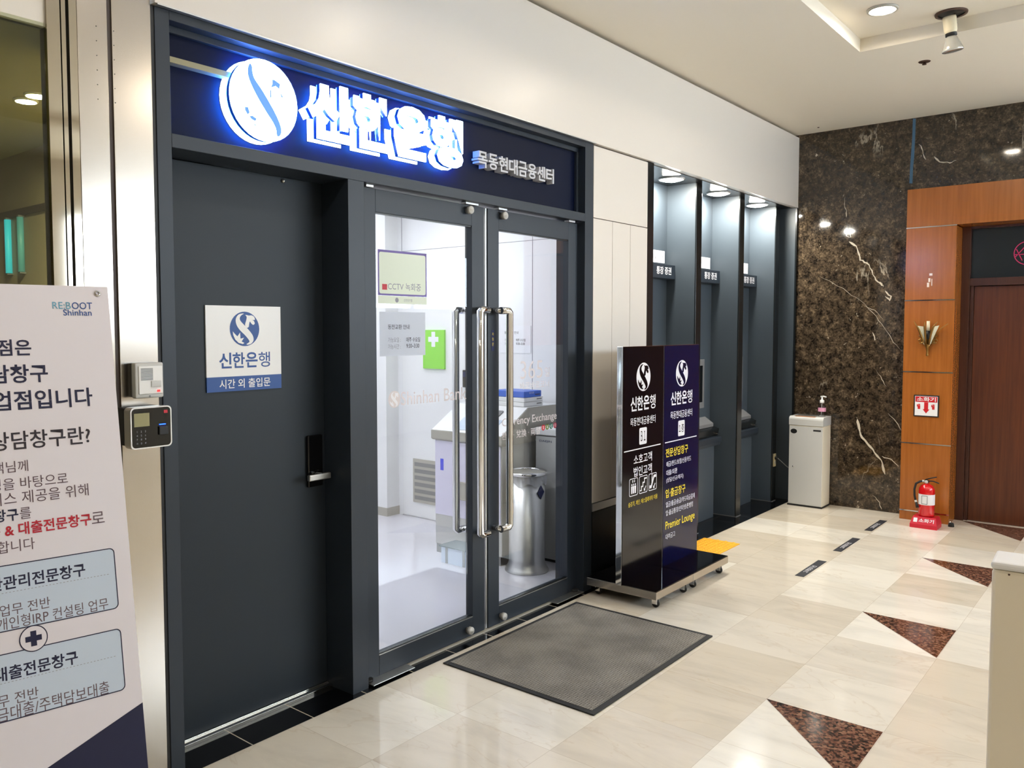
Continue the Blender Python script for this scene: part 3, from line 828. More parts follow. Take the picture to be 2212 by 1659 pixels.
# ------------------------------------------------------------------ roll banner in the left foreground
r_b = Vector((0.98558, -0.16918, 0)); dn_b = Vector((-0.03158, -0.18397, -0.98242)); u_b = -dn_b
n_b = Vector((-0.16621, -0.96826, 0.18666)); P0 = Vector((-0.3772, -0.4, 1.6663))
BF = (P0, r_b, u_b, n_b)
bl = P0 + dn_b * 1.66 - r_b * 0.3
bn = E('banner_stand', (bl.x, bl.y + 0.02, 0.0), 'white printed banner leaning on its stand before the stainless cladding', 'banner')
BASE[bn.name] = Vector((bl.x, bl.y + 0.02, 0.0))
mb = MB(); mb.prism([(-0.6, -1.55), (0, -1.55), (0, 0), (-0.6, 0)], BF, -0.0012, 0.0); sh = mb.build('banner_sheet', 'psheet', bn)
mb = MB(); mb.prism([(0, -1.099), (-0.29, -1.21), (-0.6, -1.32), (-0.6, -1.55), (0, -1.55)], BF, 0.0006, 0.0006); mb.build('corner_print', 'dnavy', sh)
def btx(name, m, rows):
    for (t, s, top, h, bold, cond) in rows:
        mb = MB(); mb.text(t, BF, h=h, x=s, y=-top, ax=1, ay=1, d0=0.0008, bold=bold, cond=cond)
        mb.build(name, m, sh)
btx('headline_lettering', 'dnavy', [('지점은', -0.197, 0.142, 0.042, 0.018, 0.97), ('전문상담창구', -0.163, 0.206, 0.047, 0.018, 0.97), ('영업점입니다', -0.061, 0.272, 0.049, 0.018, 0.97)])
btx('subhead_lettering', 'ink', [('전문상담창구란?', -0.074, 0.373, 0.046, 0.012, 0.95)])
btx('body_lettering', 'tink', [('고객님께', -0.224, 0.446, 0.028, 0.0, 0.95), ('전문성을 바탕으로', -0.136, 0.487, 0.029, 0.0, 0.95), ('서비스 제공을 위해', -0.089, 0.521, 0.031, 0.0, 0.95), ('를', -0.225, 0.562, 0.028, 0.0, 0.95), ('로', -0.056, 0.597, 0.029, 0.0, 0.95), ('운영합니다', -0.222, 0.637, 0.029, 0.0, 0.95)])
btx('bold_lettering', 'dnavy', [('전문창구', -0.253, 0.561, 0.030, 0.02, 0.95)])
btx('red_lettering', 'red', [('관리전문창구 & 대출전문창구', -0.088, 0.597, 0.031, 0.022, 0.95)])
btx('campaign_mark', 'teal', [('RE:B', -0.096, 0.044, 0.0185, 0.004, 0.93)])
btx('campaign_word', 'logoblue', [('OOT', -0.043, 0.044, 0.0185, 0.004, 0.88), ('Shinhan', -0.046, 0.0635, 0.0165, 0.008, 1.0)])
for nm, y0, y1 in (('print_frame', -0.850, -0.694), ('print_frame', -1.056, -0.900)):
    mb = MB(); ring(mb, rrect(-0.56, -0.0385, y0, y1, 0.013), rrect(-0.5575, -0.041, y0 + 0.0025, y1 - 0.0025, 0.011), BF, 0.0009); f_ = mb.build(nm, 'dnavy', sh)
    mb = MB(); mb.prism(rrect(-0.5575, -0.041, y0 + 0.0025, y1 - 0.0025, 0.011), BF, 0.0006, 0.0006); mb.build('print_panel', 'lblue', f_)
btx('panel_title_lettering', 'dnavy', [('자산관리전문창구', -0.112, 0.720, 0.033, 0.02, 0.97), ('대출전문창구', -0.145, 0.930, 0.033, 0.02, 0.97)])
btx('panel_body_lettering', 'tink', [('상담 업무 전반', -0.198, 0.787, 0.027, 0.0, 0.95), ('펀드/신탁/개인형IRP 컨설팅 업무', -0.064, 0.817, 0.029, 0.0, 0.86), ('대출 업무 전반', -0.238, 0.993, 0.028, 0.0, 0.95), ('전세자금대출/주택담보대출', -0.078, 1.022, 0.032, 0.0, 0.84)])
for y0 in (-0.760, -0.968):
    mb = MB()
    for i in range(60): mb.quad(BF, -0.061 - i * 0.008, -0.057 - i * 0.008, y0, y0 + 0.0012, 0.0009)
    mb.build('dotted_line_print', 'grey', sh)
mb = MB(); mb.prism(disc(-0.240, -0.879, 0.0315), BF, 0.0011, 0.0011); pc = mb.build('plus_ring', 'dnavy', sh)
mb = MB(); mb.prism(disc(-0.240, -0.879, 0.029), BF, 0.0014, 0.0014); mb.build('plus_disc', 'psheet', pc)
mb = MB(); mb.quad(BF, -0.258, -0.222, -0.8855, -0.8725, 0.0017); mb.quad(BF, -0.2465, -0.2335, -0.897, -0.861, 0.0018); mb.build('plus_mark', 'dnavy', pc)
for s_ in (-0.027, -0.573):
    mb = MB(); mb.lathe([(0.005, 0.0), (0.0085, 0.0), (0.0085, 0.002), (0.005, 0.003)], P0 + r_b * s_ + dn_b * 0.019, n_b, 16, close=False); mb.build('grommet', 'chrome', bn)
hub = P0 + r_b * -0.3 + dn_b * 0.95 - n_b * 0.09
mb = MB()
for s_ in (-0.027, -0.573): mb.tube([P0 + r_b * s_ + dn_b * 0.019 - n_b * 0.004, P0 + r_b * (s_ * 0.5 - 0.15) + dn_b * 0.45 - n_b * 0.06, hub], 0.004, 8)
for s_ in (-0.027, -0.573): mb.tube([P0 + r_b * s_ + dn_b * 1.54 - n_b * 0.004, P0 + r_b * (s_ * 0.5 - 0.15) + dn_b * 1.25 - n_b * 0.06, hub], 0.004, 8)
mb.build('cross_poles', 'black', bn)
mb = MB(); mb.tube([hub, Vector((hub.x - 0.02, hub.y + 0.06, 0.012))], 0.007, 10); mb.tube([(hub.x - 0.2, hub.y + 0.04, 0.008), (hub.x + 0.16, hub.y + 0.02, 0.008)], 0.008, 10)
for s_ in (-0.1, -0.5): mb.tube([P0 + r_b * s_ + dn_b * 1.54 - n_b * 0.01, (P0 + r_b * s_ + dn_b * 1.62).xy.to_3d() + Vector((0, 0.03, 0.008))], 0.007, 8)
mb.build('stand_foot', 'black', bn)

# ------------------------------------------------------------------ pylon signs on castors
def caster(parent, x, y):
    mb = MB()
    mb.box(x - 0.02, x + 0.02, y - 0.02, y + 0.02, 0.055, 0.06)
    mb.box(x - 0.013, x - 0.009, y - 0.018, y + 0.014, 0.02, 0.056, bev=0.001); mb.box(x + 0.009, x + 0.013, y - 0.018, y + 0.014, 0.02, 0.056, bev=0.001)
    c = mb.build('caster', 'chrome', parent)
    mb = MB(); mb.lathe([(0.0, -0.008), (0.02, -0.008), (0.022, -0.005), (0.022, 0.005), (0.02, 0.008), (0, 0.008)], (x, y - 0.004, 0.0225), (1, 0, 0), 18); mb.build('wheel', 'rubber', c)

def pylon(x0, x1, px0, px1, panel, label):
    e = E('pylon_sign', ((x0 + x1) / 2, -0.26, 0.0), label, 'sign', 'rolling pylon signs beside the glass doors')
    B('base_tray', 'steel', (x0, x1, -0.488, -0.04, 0.06, 0.104), parent=e, bev=0.001)
    B('base_top', 'gblack', (x0 + 0.003, x1 - 0.003, -0.485, -0.043, 0.104, 0.107), parent=e)
    B('frame', 'chrome', (px0, px1, -0.281, -0.245, 0.107, 1.451), parent=e, bev=0.0008)
    p = B('sign_face', panel, (px0 + 0.003, px1 - 0.002, -0.284, -0.280, 0.107, 1.448), parent=e)
    for a in (x0 + 0.06, x1 - 0.06):
        for b in (-0.45, -0.08): caster(e, a, b)
    return e, p

KF = front(-0.284)
k1, p1 = pylon(2.597, 3.055, 2.575, 3.052, 'kblack', 'black pylon sign marked B1 on chrome castor base nearest the mat')
k2, p2 = pylon(3.059, 3.555, 3.060, 3.536, 'knavy', 'navy pylon sign with floor 1 badge and yellow headings beyond the black one')
for p, cx in ((p1, 2.806), (p2, 3.293)):
    mb = MB(); mb.prism(disc(cx, 1.274, 0.082), KF, 0.0006, 0.0006); lg = mb.build('emblem_disc', 'wink', p)
    mb = MB(); emblem(mb, KF, cx, 1.274, 0.084 * 0.97, 0.0012); mb.build('emblem_figure', 'kblack' if p is p1 else 'knavy', lg)
    def line(body, w, h, x, y, m='wink', ax=0, bold=0.0, nm='white_lettering'):
        q = MB(); q.text(body, KF, w=w, h=h, x=x, y=y, ax=ax, bold=bold); q.build(nm, m, p)
    mb = MB(); name4(mb, KF, 0.298, 0.082, cx, 1.124); mb.build('white_lettering', 'wink', p)
    line('목동현대금융센터', 0.296, 0.047, cx, 1.022, bold=0.004)
    mb = MB(); mb.quad(KF, cx - 0.216, cx + 0.216, 0.859, 0.865, 0.0006); mb.build('rule_line', 'wink', p)
    mb = MB()
    if p is p1:
        line('소호고객', 0.215, 0.056, 2.808, 0.803, bold=0.010)
        line('법인고객', 0.215, 0.056, 2.808, 0.733, bold=0.010)
        for i in range(3):
            a = 2.652 + i * 0.113
            ring(mb, rrect(a, a + 0.098, 0.598, 0.700, 0.012), rrect(a + 0.004, a + 0.094, 0.602, 0.696, 0.009), KF, 0.0006)
        a = 2.652
        for j in range(3):
            mb.prism(disc(a + 0.029 + j * 0.020, 0.663, 0.006, 12), KF, 0.0006, 0.0006)
            mb.prism([(a + 0.020 + j * 0.020, 0.655), (a + 0.038 + j * 0.020, 0.655), (a + 0.036 + j * 0.020, 0.612), (a + 0.022 + j * 0.020, 0.612)], KF, 0.0006, 0.0006)
        mb.prism([(a + 0.036, 0.674), (a + 0.042, 0.674), (a + 0.042, 0.684), (a + 0.046, 0.684), (a + 0.039, 0.692), (a + 0.032, 0.684), (a + 0.036, 0.684)], KF, 0.0006, 0.0006)
        mb.prism([(a + 0.056, 0.692), (a + 0.062, 0.692), (a + 0.062, 0.682), (a + 0.066, 0.682), (a + 0.059, 0.674), (a + 0.052, 0.682), (a + 0.056, 0.682)], KF, 0.0006, 0.0006)
        a = 2.765
        mb.prism([(a + .01, .612), (a + .03, .612), (a + .03, .634), (a + .048, .634), (a + .048, .656), (a + .066, .656), (a + .066, .678), (a + .09, .678), (a + .09, .686), (a + .058, .686), (a + .058, .664), (a + .04, .664), (a + .04, .642), (a + .022, .642), (a + .022, .62), (a + .01, .62)], KF, .0006, .0006)
        mb.prism([(a + .056, .61), (a + .075, .61), (a + .069, .616), (a + .083, .634), (a + .077, .638), (a + .063, .62), (a + .056, .628)], KF, .0006, .0006)
        a = 2.878
        mb.prism([(a + .01, .612), (a + .034, .612), (a + .068, .672), (a + .09, .672), (a + .09, .688), (a + .06, .688), (a + .028, .630), (a + .01, .630)], KF, .0006, .0006)
        mb.prism(disc(a + .041, .690, .005, 10), KF, .0006, .0006)
        mb.prism([(a + .036, .682), (a + .046, .682), (a + .046, .655), (a + .036, .645)], KF, .0006, .0006)
        mb.prism([(a + .056, .608), (a + .075, .608), (a + .069, .614), (a + .083, .634), (a + .077, .638), (a + .063, .618), (a + .056, .626)], KF, .0006, .0006)
    else:
        for t, y, w in (('예금/펀드/보험/신용카드', 0.728, 0.335), ('대출/외환', 0.675, 0.145), ('(상담/신규/해지)', 0.628, 0.23), ('입금/출금/송금/카드대금결제', 0.480, 0.395), ('입·출금통장/인터넷/폰뱅킹', 0.428, 0.37), ('대여금고', 0.282, 0.125)):
            line(t, w, 0.034, 3.098, y, ax=-1, bold=0.004)
    if p is p1: mb.build('pictogram_lettering', 'wink', p)
    mb = MB(); mb.prism(rrect(cx - 0.044, cx + 0.044, 0.884, 0.981, 0.01), KF, 0.0006, 0.0006); bd = mb.build('floor_badge', 'wink', p)
    mb = MB()
    if p is p1: mb.text('Ｂ１', KF, h=0.058, w=0.054, x=cx, y=0.933, d0=0.0012)
    else: mb.text('１층', KF, h=0.052, w=0.068, x=cx, y=0.933, d0=0.0012, bold=0.006)
    mb.build('badge_lettering', 'kblack', bd)
    if p is p1: line('승강기, 계단, 에스컬레이터 이용', 0.345, 0.030, 2.815, 0.553, 'yink', nm='yellow_lettering')
    else:
        line('전문상담창구', 0.30, 0.054, 3.088, 0.797, 'yink', -1, 0.012, 'yellow_lettering')
        line('입·출금창구', 0.265, 0.054, 3.092, 0.548, 'yink', -1, 0.012, 'yellow_lettering')
        line('Premier Lounge', 0.40, 0.064, 3.095, 0.345, 'yink', -1, 0.008, 'yellow_lettering')

# ------------------------------------------------------------------ floor things
mt = E('door_mat', (1.88, -0.475, 0.0), 'grey woven rubber entrance mat lying before the glass doors', 'mat')
mb = MB(); mb.box(1.346, 2.414, -0.862, -0.092, 0.001, 0.008); mb.build('mat_field', 'weave', mt)
mb = MB()
for b in ((1.32, 2.44, -0.887, -0.860), (1.32, 2.44, -0.094, -0.070), (1.32, 1.348, -0.862, -0.092), (2.412, 2.44, -0.862, -0.092)): mb.box(*b, 0.001, 0.007, bev=0.002)
mb.build('mat_border', 'rubber', mt)
mb = MB(); mb.box(3.67, 4.268, -0.272, 0.002, 0.0013, 0.004)
for i in range(20):
    for j in range(9):
        mb.lathe([(0.010, 0.004), (0.0085, 0.0062), (0.005, 0.0074), (0.0, 0.0078)], (3.685 + i * 0.0298 + (0.0149 if j % 2 else 0), -0.256 + j * 0.0298, 0.0), seg=8, close=False)
mb.build('tactile_tile', 'yellow', label='yellow studded tactile paving strip on floor before the cash machines', cat='tactile paving')
for i, (a, b) in enumerate(((3.752, 4.203), (4.512, 4.977), (5.275, 5.722))):
    which = ['nearest the pylon signs', 'in the middle of its row', 'farthest along, toward the red extinguisher'][i]
    t = MB().box(a, b, -0.896, -0.841, 0.0005, 0.0014).build('floor_strip', 'tape', label='dark queue marking strip on beige floor, ' + which, cat='floor marking', group='queue marking strips on the floor')
    mb = MB(); mb.text('고객대기선', flat(0.0014), w=0.19, h=0.032, x=a + 0.20, y=-0.868, d0=0.0003, bold=0.01); mb.build('lettering', 'wink', t)

# ------------------------------------------------------------------ cash machines, notices and lamps
ord_ = ['in the alcove bay nearest the glass doors', 'in the middle alcove bay', 'in the alcove bay nearest the marble wall']
bays = ((3.46, 4.272), (4.373, 5.068), (5.168, 5.858))
def cash_machine(i, a, b):
    e = E('cash_machine', ((a + b) / 2, 0.3, 0.0), 'dark grey cash machine ' + ord_[i], 'cash machine', 'cash machines in the alcove')
    sb = B('sign_box', 'frame', (a + 0.01, b - 0.012, 0.255, 0.335, 1.918, 2.022), parent=e, bev=0.002)
    mb = MB(); mb.text('통장 증권', front(0.255), h=0.056, x=b - 0.075, y=1.975, ax=1, bold=0.02); mb.build('lettering', 'wink', sb)
    B('lower_cabinet', 'slate', (a + 0.03, b - 0.1, 0.245, 0.335, 0.0, 0.60), parent=e, bev=0.003)
    mb = MB(); fr = (Vector((a + 0.03, 0, 0)), Vector((0, 1, 0)), Vector((0, 0, 1)), Vector((1, 0, 0)))
    mb.prism([(0.335, 0.60), (0.215, 0.60), (0.205, 0.625), (0.205, 0.665), (0.335, 0.70)], fr, 0, b - 0.05 - a - 0.03); mb.build('shelf', 'frame', e)
    mb = MB(); mb.prism([(0.335, 0.70), (0.235, 0.675), (0.225, 0.73), (0.335, 0.775)], fr, 0.0, b - 0.055 - a - 0.03); mb.build('console', 'slated', e)
    mb = MB(); mb.prism([(0.335, 0.775), (0.262, 0.748), (0.262, 0.775), (0.335, 0.825)], fr, 0.02, b - 0.085 - a - 0.03); mb.build('keypad_hood', 'mgrey', e)
    mb = MB(); mb.box(b - 0.12, b - 0.06, 0.214, 0.25, 0.69, 0.699, bev=0.001); mb.build('card_slot', 'chrome', e)
    B('screen', 'gblack', (a + 0.14, b - 0.16, 0.325, 0.335, 0.95, 1.25), parent=e, bev=0.002)
    B('screen_bezel', 'mgrey', (a + 0.10, b - 0.12, 0.329, 0.335, 0.90, 1.30), parent=e, bev=0.002)
    return e
for i, (a, b) in enumerate(bays):
    cash_machine(i, a, b)
    n_ = B('paper_notice', 'paper', (b - 0.36, b - 0.035, 0.331, 0.335, 2.04, 2.13), label='white printed notice over the cash machine ' + ord_[i], cat='notice', group='paper notices over the cash machines')
    mb = MB(); mb.text('365일 입·출금 가능', front(0.331), w=0.29, h=0.034, x=b - 0.195, y=2.086, bold=0.01); mb.build('lettering', 'grey', n_)
    lx, ly = ((4.01, 0.165), (4.82, 0.172), (5.625, 0.178))[i]
    lp = E('downlight', (lx, ly, 2.612), 'round lit downlight in the alcove soffit, %s' % ['nearest the glass doors', 'middle of three', 'nearest the marble wall'][i], 'ceiling light', 'downlights in the alcove soffit')
    mb = MB(); mb.lathe([(0.0, -0.016), (0.04, -0.014), (0.065, -0.008), (0.078, 0.0)], (lx, ly, 2.6125), close=False); mb.build('lamp_lens', 'lampb', lp)
    mb = MB(); mb.lathe([(0.078, 0.001), (0.080, -0.004), (0.092, -0.002), (0.094, 0.006), (0.078, 0.006)], (lx, ly, 2.612), close=False); mb.build('rim', 'white', lp)

# lobby downlights in the coffer
dl = None
for i in range(4):
    for j, y in enumerate((-1.305, -3.3)):
        x = 3.64 - 1.75 * i
        seen = (i == 0 and j == 0)
        lp = E('ceiling_downlight', (x, y, 3.327), 'lit round downlight in the raised ceiling beside the bare spotlight bulb' if seen else 'lit round downlight in the lobby ceiling outside the frame', 'ceiling light', 'downlights in the raised lobby ceiling')
        mb = MB(); mb.lathe([(0.0, 0.0), (0.066, 0.0)], (x, y, 3.3335), close=False); mb.build('lamp_lens', 'lampw', lp)
        mb = MB(); mb.lathe([(0.066, 0.001), (0.067, -0.004), (0.08, -0.003), (0.083, 0.004), (0.083, 0.008), (0.066, 0.008)], (x, y, 3.329), close=False); mb.build('rim', 'ggrey', lp)

# bare spotlight bulb hanging from its can
sp = E('spotlight', (3.955, -1.588, 3.1), 'bare reflector spotlight bulb hanging out of its ceiling hole', 'ceiling light')
mb = MB(); mb.lathe([(0.068, 0.0), (0.082, -0.002), (0.084, 0.004), (0.084, 0.008), (0.068, 0.008)], (3.955, -1.588, 3.329), close=False); mb.build('rim', 'rust', sp)
mb = MB(); mb.lathe([(0.0, 0.0), (0.068, 0.0)], (3.955, -1.588, 3.3345), close=False); mb.build('recess', 'black', sp)
ax = Vector((0.12, -0.10, -1)).normalized(); c0 = Vector((3.945, -1.58, 3.315))
mb = MB(); mb.lathe([(0.0, 0.0), (0.034, 0.0), (0.036, 0.01), (0.034, 0.075), (0.028, 0.095), (0.0, 0.095)], c0, ax, 20); mb.build('socket', 'ceramic', sp)
mb = MB(); mb.lathe([(0.029, 0.088), (0.030, 0.108), (0.0, 0.108)], c0, ax, 20, close=False); mb.build('collar', 'rubber', sp)
mb = MB(); mb.lathe([(0.022, 0.105), (0.030, 0.118), (0.048, 0.165), (0.056, 0.185), (0.055, 0.192), (0.046, 0.194), (0.0, 0.195)], c0, ax, 26, close=False); mb.build('bulb', 'bulbglass', sp)
mb = MB(); mb.tube([c0 + Vector((0.03, -0.02, 0.02)), c0 + Vector((0.045, -0.03, -0.03)), c0 + Vector((0.03, -0.025, -0.06))], 0.003, 8); mb.build('wire', 'rust', sp)
skl = E('sprinkler', (4.532, -1.333, CZ - 0.02), 'small dark sprinkler head on the ceiling near the spotlight bulb', 'sprinkler')
mb = MB(); mb.lathe([(0.036, 0.02), (0.033, 0.016), (0.014, 0.014), (0.0, 0.014)], (4.532, -1.333, CZ - 0.02), close=False); mb.build('escutcheon', 'rust', skl)
mb = MB(); mb.lathe([(0.0, 0.0), (0.013, 0.0), (0.013, 0.004), (0.008, 0.007), (0.008, 0.016), (0, 0.016)], (4.532, -1.333, CZ - 0.02), seg=14); mb.build('deflector', 'rust', skl)
mb = MB(); mb.lathe([(0.0, -0.004), (0.007, -0.004), (0.009, 0.0)], (5.881, -0.242, CZ), seg=12, close=False); mb.build('ceiling_screw', 'rust', label='tiny dark screw head in the ceiling corner above the cabinet', cat='screw')

# ------------------------------------------------------------------ cabinet in the corner with sanitiser
cb = E('cabinet', (5.95, -0.195, 0.0), 'slim white metal cabinet with keyhole beside the marble wall', 'cabinet')
B('plinth', 'black', (5.84, 6.062, -0.344, -0.05, 0.0, 0.012), parent=cb)
mb = MB(); mb.box(5.852, 6.06, -0.340, -0.054, 0.012, 0.706, bev=0.002); mb.build('body', 'pcream', cb)
mb = MB(); mb.box(5.846, 5.853, -0.338, -0.056, 0.014, 0.700, bev=0.001); cd = mb.build('door', 'lgrey', cb)
mb = MB(); mb.prism(disc(0.095, 0.655, 0.028, 24, 0.021), side(5.846), 0.0004, 0.0004); mb.build('black_badge', 'black', cd)
mb = MB(); mb.quad(side(5.846), 0.26, 0.325, 0.664, 0.678, 0.0004); mb.build('vent_slot', 'black', cd)
mb = MB(); mb.lathe([(0.0, 0.006), (0.006, 0.006), (0.0075, 0.0)], (5.846, -0.095, 0.345), (-1, 0, 0), 14, close=False); mb.build('lock', 'chrome', cd)
mb = MB(); fr = (Vector((0, -0.342, 0)), Vector((1, 0, 0)), Vector((0, 0, 1)), Vector((0, 1, 0)))
mb.prism([(5.846, 0.709), (6.06, 0.709), (6.06, 0.785), (5.866, 0.785), (5.85, 0.772), (5.846, 0.76)], fr, 0, 0.29); mb.build('lid', 'lgrey', cb)
mb = MB(); mb.box(5.88, 6.0, -0.262, -0.082, 0.785, 0.792, bev=0.002); mb.build('leaflet_tray', 'clearp', label='clear plastic tray lying on the white cabinet', cat='tray')
mb = MB(); mb.box(5.862, 5.878, -0.27, -0.10, 0.7852, 0.787); mb.build('sticker', 'orange', cb)
bt = E('sanitiser_bottle', (5.965, -0.292, 0.785), 'clear pump bottle of hand sanitiser on the white cabinet', 'bottle')
mb = MB(); mb.lathe([(0.0, 0.0), (0.03, 0.0), (0.032, 0.006), (0.032, 0.085), (0.028, 0.105), (0.014, 0.118), (0.014, 0.125), (0.0, 0.125)], (5.965, -0.292, 0.785), seg=22); mb.build('bottle_body', 'clearp', bt)
mb = MB(); mb.lathe([(0.0325, 0.045), (0.0325, 0.078)], (5.965, -0.292, 0.785), seg=22, close=False); mb.build('bottle_label', 'pinkliq', bt)
mb = MB(); mb.lathe([(0.017, 0.118), (0.018, 0.122), (0.018, 0.142), (0.007, 0.148), (0.006, 0.17), (0.0, 0.17)], (5.965, -0.292, 0.785), seg=18); mb.tube([(5.965, -0.28, 0.958), (5.963, -0.305, 0.962), (5.958, -0.328, 0.957)], 0.006, 10); mb.tube([(5.965, -0.292, 0.905), (5.972, -0.285, 0.80)], 0.003, 8); mb.build('pump', 'white', bt)

oy = 0.0965
so = E('wall_socket', (5.93, oy, 0.31), 'ivory power socket low on the dark divider beside the cabinet', 'socket')
B('plate', 'socketc', (5.884, 5.936, oy - 0.008, oy, 0.315, 0.43), parent=so, bev=0.002)
mb = MB(); mb.cyl((5.91, oy - 0.008, 0.392), (5.91, oy - 0.03, 0.392), 0.014, 16); mb.build('plug', 'rubber', so)
mb = MB(); mb.cyl((5.91, oy - 0.007, 0.35), (5.91, oy - 0.0095, 0.35), 0.016, 16); mb.build('outlet', 'ggrey', so)
mb = MB(); mb.tube([(5.91, oy - 0.03, 0.392), (5.925, 0.04, 0.365), (5.94, 0.0, 0.325), (5.95, -0.05, 0.29)], 0.0035, 8); mb.build('power_cable', 'mgrey', label='thin grey power cable from the socket to the white cabinet', cat='cable')

# ------------------------------------------------------------------ things on and by the timber surround
SW = side(5.885)
sc = E('wall_sconce', (5.885, -1.12, 1.33), 'broken brass leaf wall lamp on the orange wood pilaster', 'wall lamp')
mb = MB(); mb.prism([(1.06, 1.54), (1.185, 1.54), (1.15, 1.425), (1.105, 1.425)], SW, 0.004, 0.01)
mb.build('back_plate', 'brass', sc)
for nm, pts in (('glass_shade', [(1.053, 1.570), (1.102, 1.562), (1.111, 1.422), (1.100, 1.422)]), ('glass_shade', [(1.205, 1.572), (1.166, 1.562), (1.135, 1.422), (1.146, 1.422)])):
    mb = MB(); O, r_, u_, n_ = SW
    mb.prism(pts, SW, 0.035, 0.041); mb.build(nm, 'shade', sc)
mb = MB(); mb.cyl((5.855, -1.126, 1.53), (5.855, -1.126, 1.607), 0.012, 14); mb.build('candle_tube', 'ceramic', sc)
mb = MB(); mb.cyl((5.855, -1.126, 1.462), (5.855, -1.126, 1.53), 0.013, 14); mb.build('bulb_socket', 'black', sc)
def leaf(s0, sgn):
    y = -1.122 - sgn * s0
for ys in ([(1.112, 1.42), (1.092, 1.47), (1.068, 1.54), (1.035, 1.606)], [(1.118, 1.42), (1.112, 1.5), (1.108, 1.56), (1.112, 1.60)], [(1.138, 1.42), (1.15, 1.50), (1.17, 1.56), (1.20, 1.60)]):
    mb = MB(); mb.tube([(5.84 - 0.012 * k, -a, z) for k, (a, z) in enumerate(ys)], 0.0075, 8, taper=[0.6, 1.1, 1.0, 0.25]); mb.build('leaf', 'brass', sc)
mb = MB(); mb.tube([(5.86, -1.14, 1.42), (5.85, -1.175, 1.49), (5.845, -1.22, 1.55), (5.85, -1.265, 1.585)], 0.003, 8); mb.build('thin_arm', 'brass', sc)
for sg_ in (-1, 1):
    mb = MB()
    path = [(5.865, -1.125 + sg_ * (0.01 + 0.05 * min(t, 1)) + sg_ * 0.022 * math.sin(t * 4.5) * 0.6, 1.418 + 0.045 * t + 0.012 * math.cos(t * 5)) for t in [k / 10 * 1.5 for k in range(11)]]
    mb.tube(path, 0.006, 8); 
    mb.tube([(5.86, -1.125 + sg_ * (0.05 + 0.016 * math.cos(t)), 1.448 + 0.016 * math.sin(t)) for t in [k * 0.5 for k in range(12)]], 0.005, 8)
    mb.build('scroll', 'brass', sc)
mb = MB(); mb.lathe([(0.0, 0.0), (0.008, 0.004), (0.01, 0.012), (0.006, 0.022), (0.009, 0.05), (0.014, 0.075), (0.026, 0.092), (0.012, 0.096), (0.0, 0.096)], (5.866, -1.122, 1.328), seg=16); mb.build('finial', 'brass', sc)

es = E('extinguisher_sign', (5.885, -1.122, 0.845), 'square red and white fire extinguisher sign on the orange pilaster', 'sign')
B('sign_frame', 'black', (5.877, 5.885, -1.213, -1.032, 0.845, 1.018), parent=es, bev=0.002)
SS = side(5.877)
mb = MB(); mb.quad(SS, 1.041, 1.204, 0.854, 1.009, 0.0004); pl = mb.build('plate', 'paper', es)
mb = MB(); mb.quad(SS, 1.044, 1.201, 0.962, 1.006, 0.0008)
mb.prism([(1.108, 0.961), (1.137, 0.961), (1.137, 0.905), (1.147, 0.905), (1.1225, 0.872), (1.098, 0.905), (1.108, 0.905)], SS, 0.0008, 0.0008)
for a in (1.062, 1.165):
    mb.quad(SS, a, a + 0.018, 0.905, 0.935, 0.0008); mb.quad(SS, a + 0.003, a + 0.017, 0.936, 0.946, 0.0008); mb.quad(SS, a - 0.006, a + 0.001, 0.924, 0.943, 0.0008)
mb.build('red_lettering', 'redsign', es)
mb = MB(); mb.text('소화기', SS, w=0.135, h=0.034, x=1.1225, y=0.985, d0=0.0012, bold=0.02); mb.build('lettering', 'paper', es)

st = E('extinguisher_stand', (5.70, -1.18, 0.0), 'red plastic stand with white lettering under the fire extinguisher', 'stand')
mb = MB()
lo = [(5.617, -1.082), (5.617, -1.272), (5.78, -1.272), (5.78, -1.082)]; hi = [(5.645, -1.098), (5.645, -1.258), (5.77, -1.258), (5.77, -1.098)]
va = [mb.bm.verts.new((x, y, 0.0)) for x, y in lo]; vb = [mb.bm.verts.new((x, y, 0.03)) for x, y in lo]; vc = [mb.bm.verts.new((x, y, 0.085)) for x, y in hi]
for a_, b_ in ((va, vb), (vb, vc)):
    for i in range(4): mb.face([a_[i], a_[(i + 1) % 4], b_[(i + 1) % 4], b_[i]])
mb.face(va[::-1]); mb.face(vc)
mb.build('stand_block', 'frred', st)
nf = Vector((-0.055, 0, 0.028)).normalized(); uf = Vector((0.028, 0, 0.055)).normalized()
mb = MB(); mb.text('소화기', (Vector((5.617, 0, 0.03)), Vector((0, -1, 0)), uf, nf), w=0.105, h=0.03, x=1.195, y=0.033, d0=0.0008, bold=0.02); mb.build('lettering', 'wink', st)
mb = MB(); mb.prism(rrect(1.105, 1.132, 0.016, 0.05, 0.003), (Vector((5.617, 0, 0.03)), Vector((0, -1, 0)), uf, nf), 0.0008, 0.0008); mb.build('pictogram', 'wink', st)
ex = E('fire_extinguisher', (5.708, -1.178, 0.088), 'small red fire extinguisher with black hose standing in its red stand', 'fire extinguisher')
mb = MB(); mb.lathe([(0.0, 0.088), (0.054, 0.088), (0.057, 0.095), (0.057, 0.285), (0.054, 0.305), (0.042, 0.325), (0.022, 0.337), (0.016, 0.340), (0.016, 0.350), (0.0, 0.350)], (5.708, -1.178, 0)); mb.build('cylinder', 'fred', ex)
mb = MB(); mb.lathe([(0.0576, 0.178), (0.0576, 0.26)], (5.708, -1.178, 0), close=False); lbx = mb.build('label_band', 'paper', ex)
FX = side(5.6485)
mb = MB(); ring(mb, rrect(1.155, 1.196, 0.186, 0.252, 0.001, 1), rrect(1.158, 1.193, 0.189, 0.249, 0.001, 1), FX, 0.003)
mb.build('label_lettering', 'black', lbx)
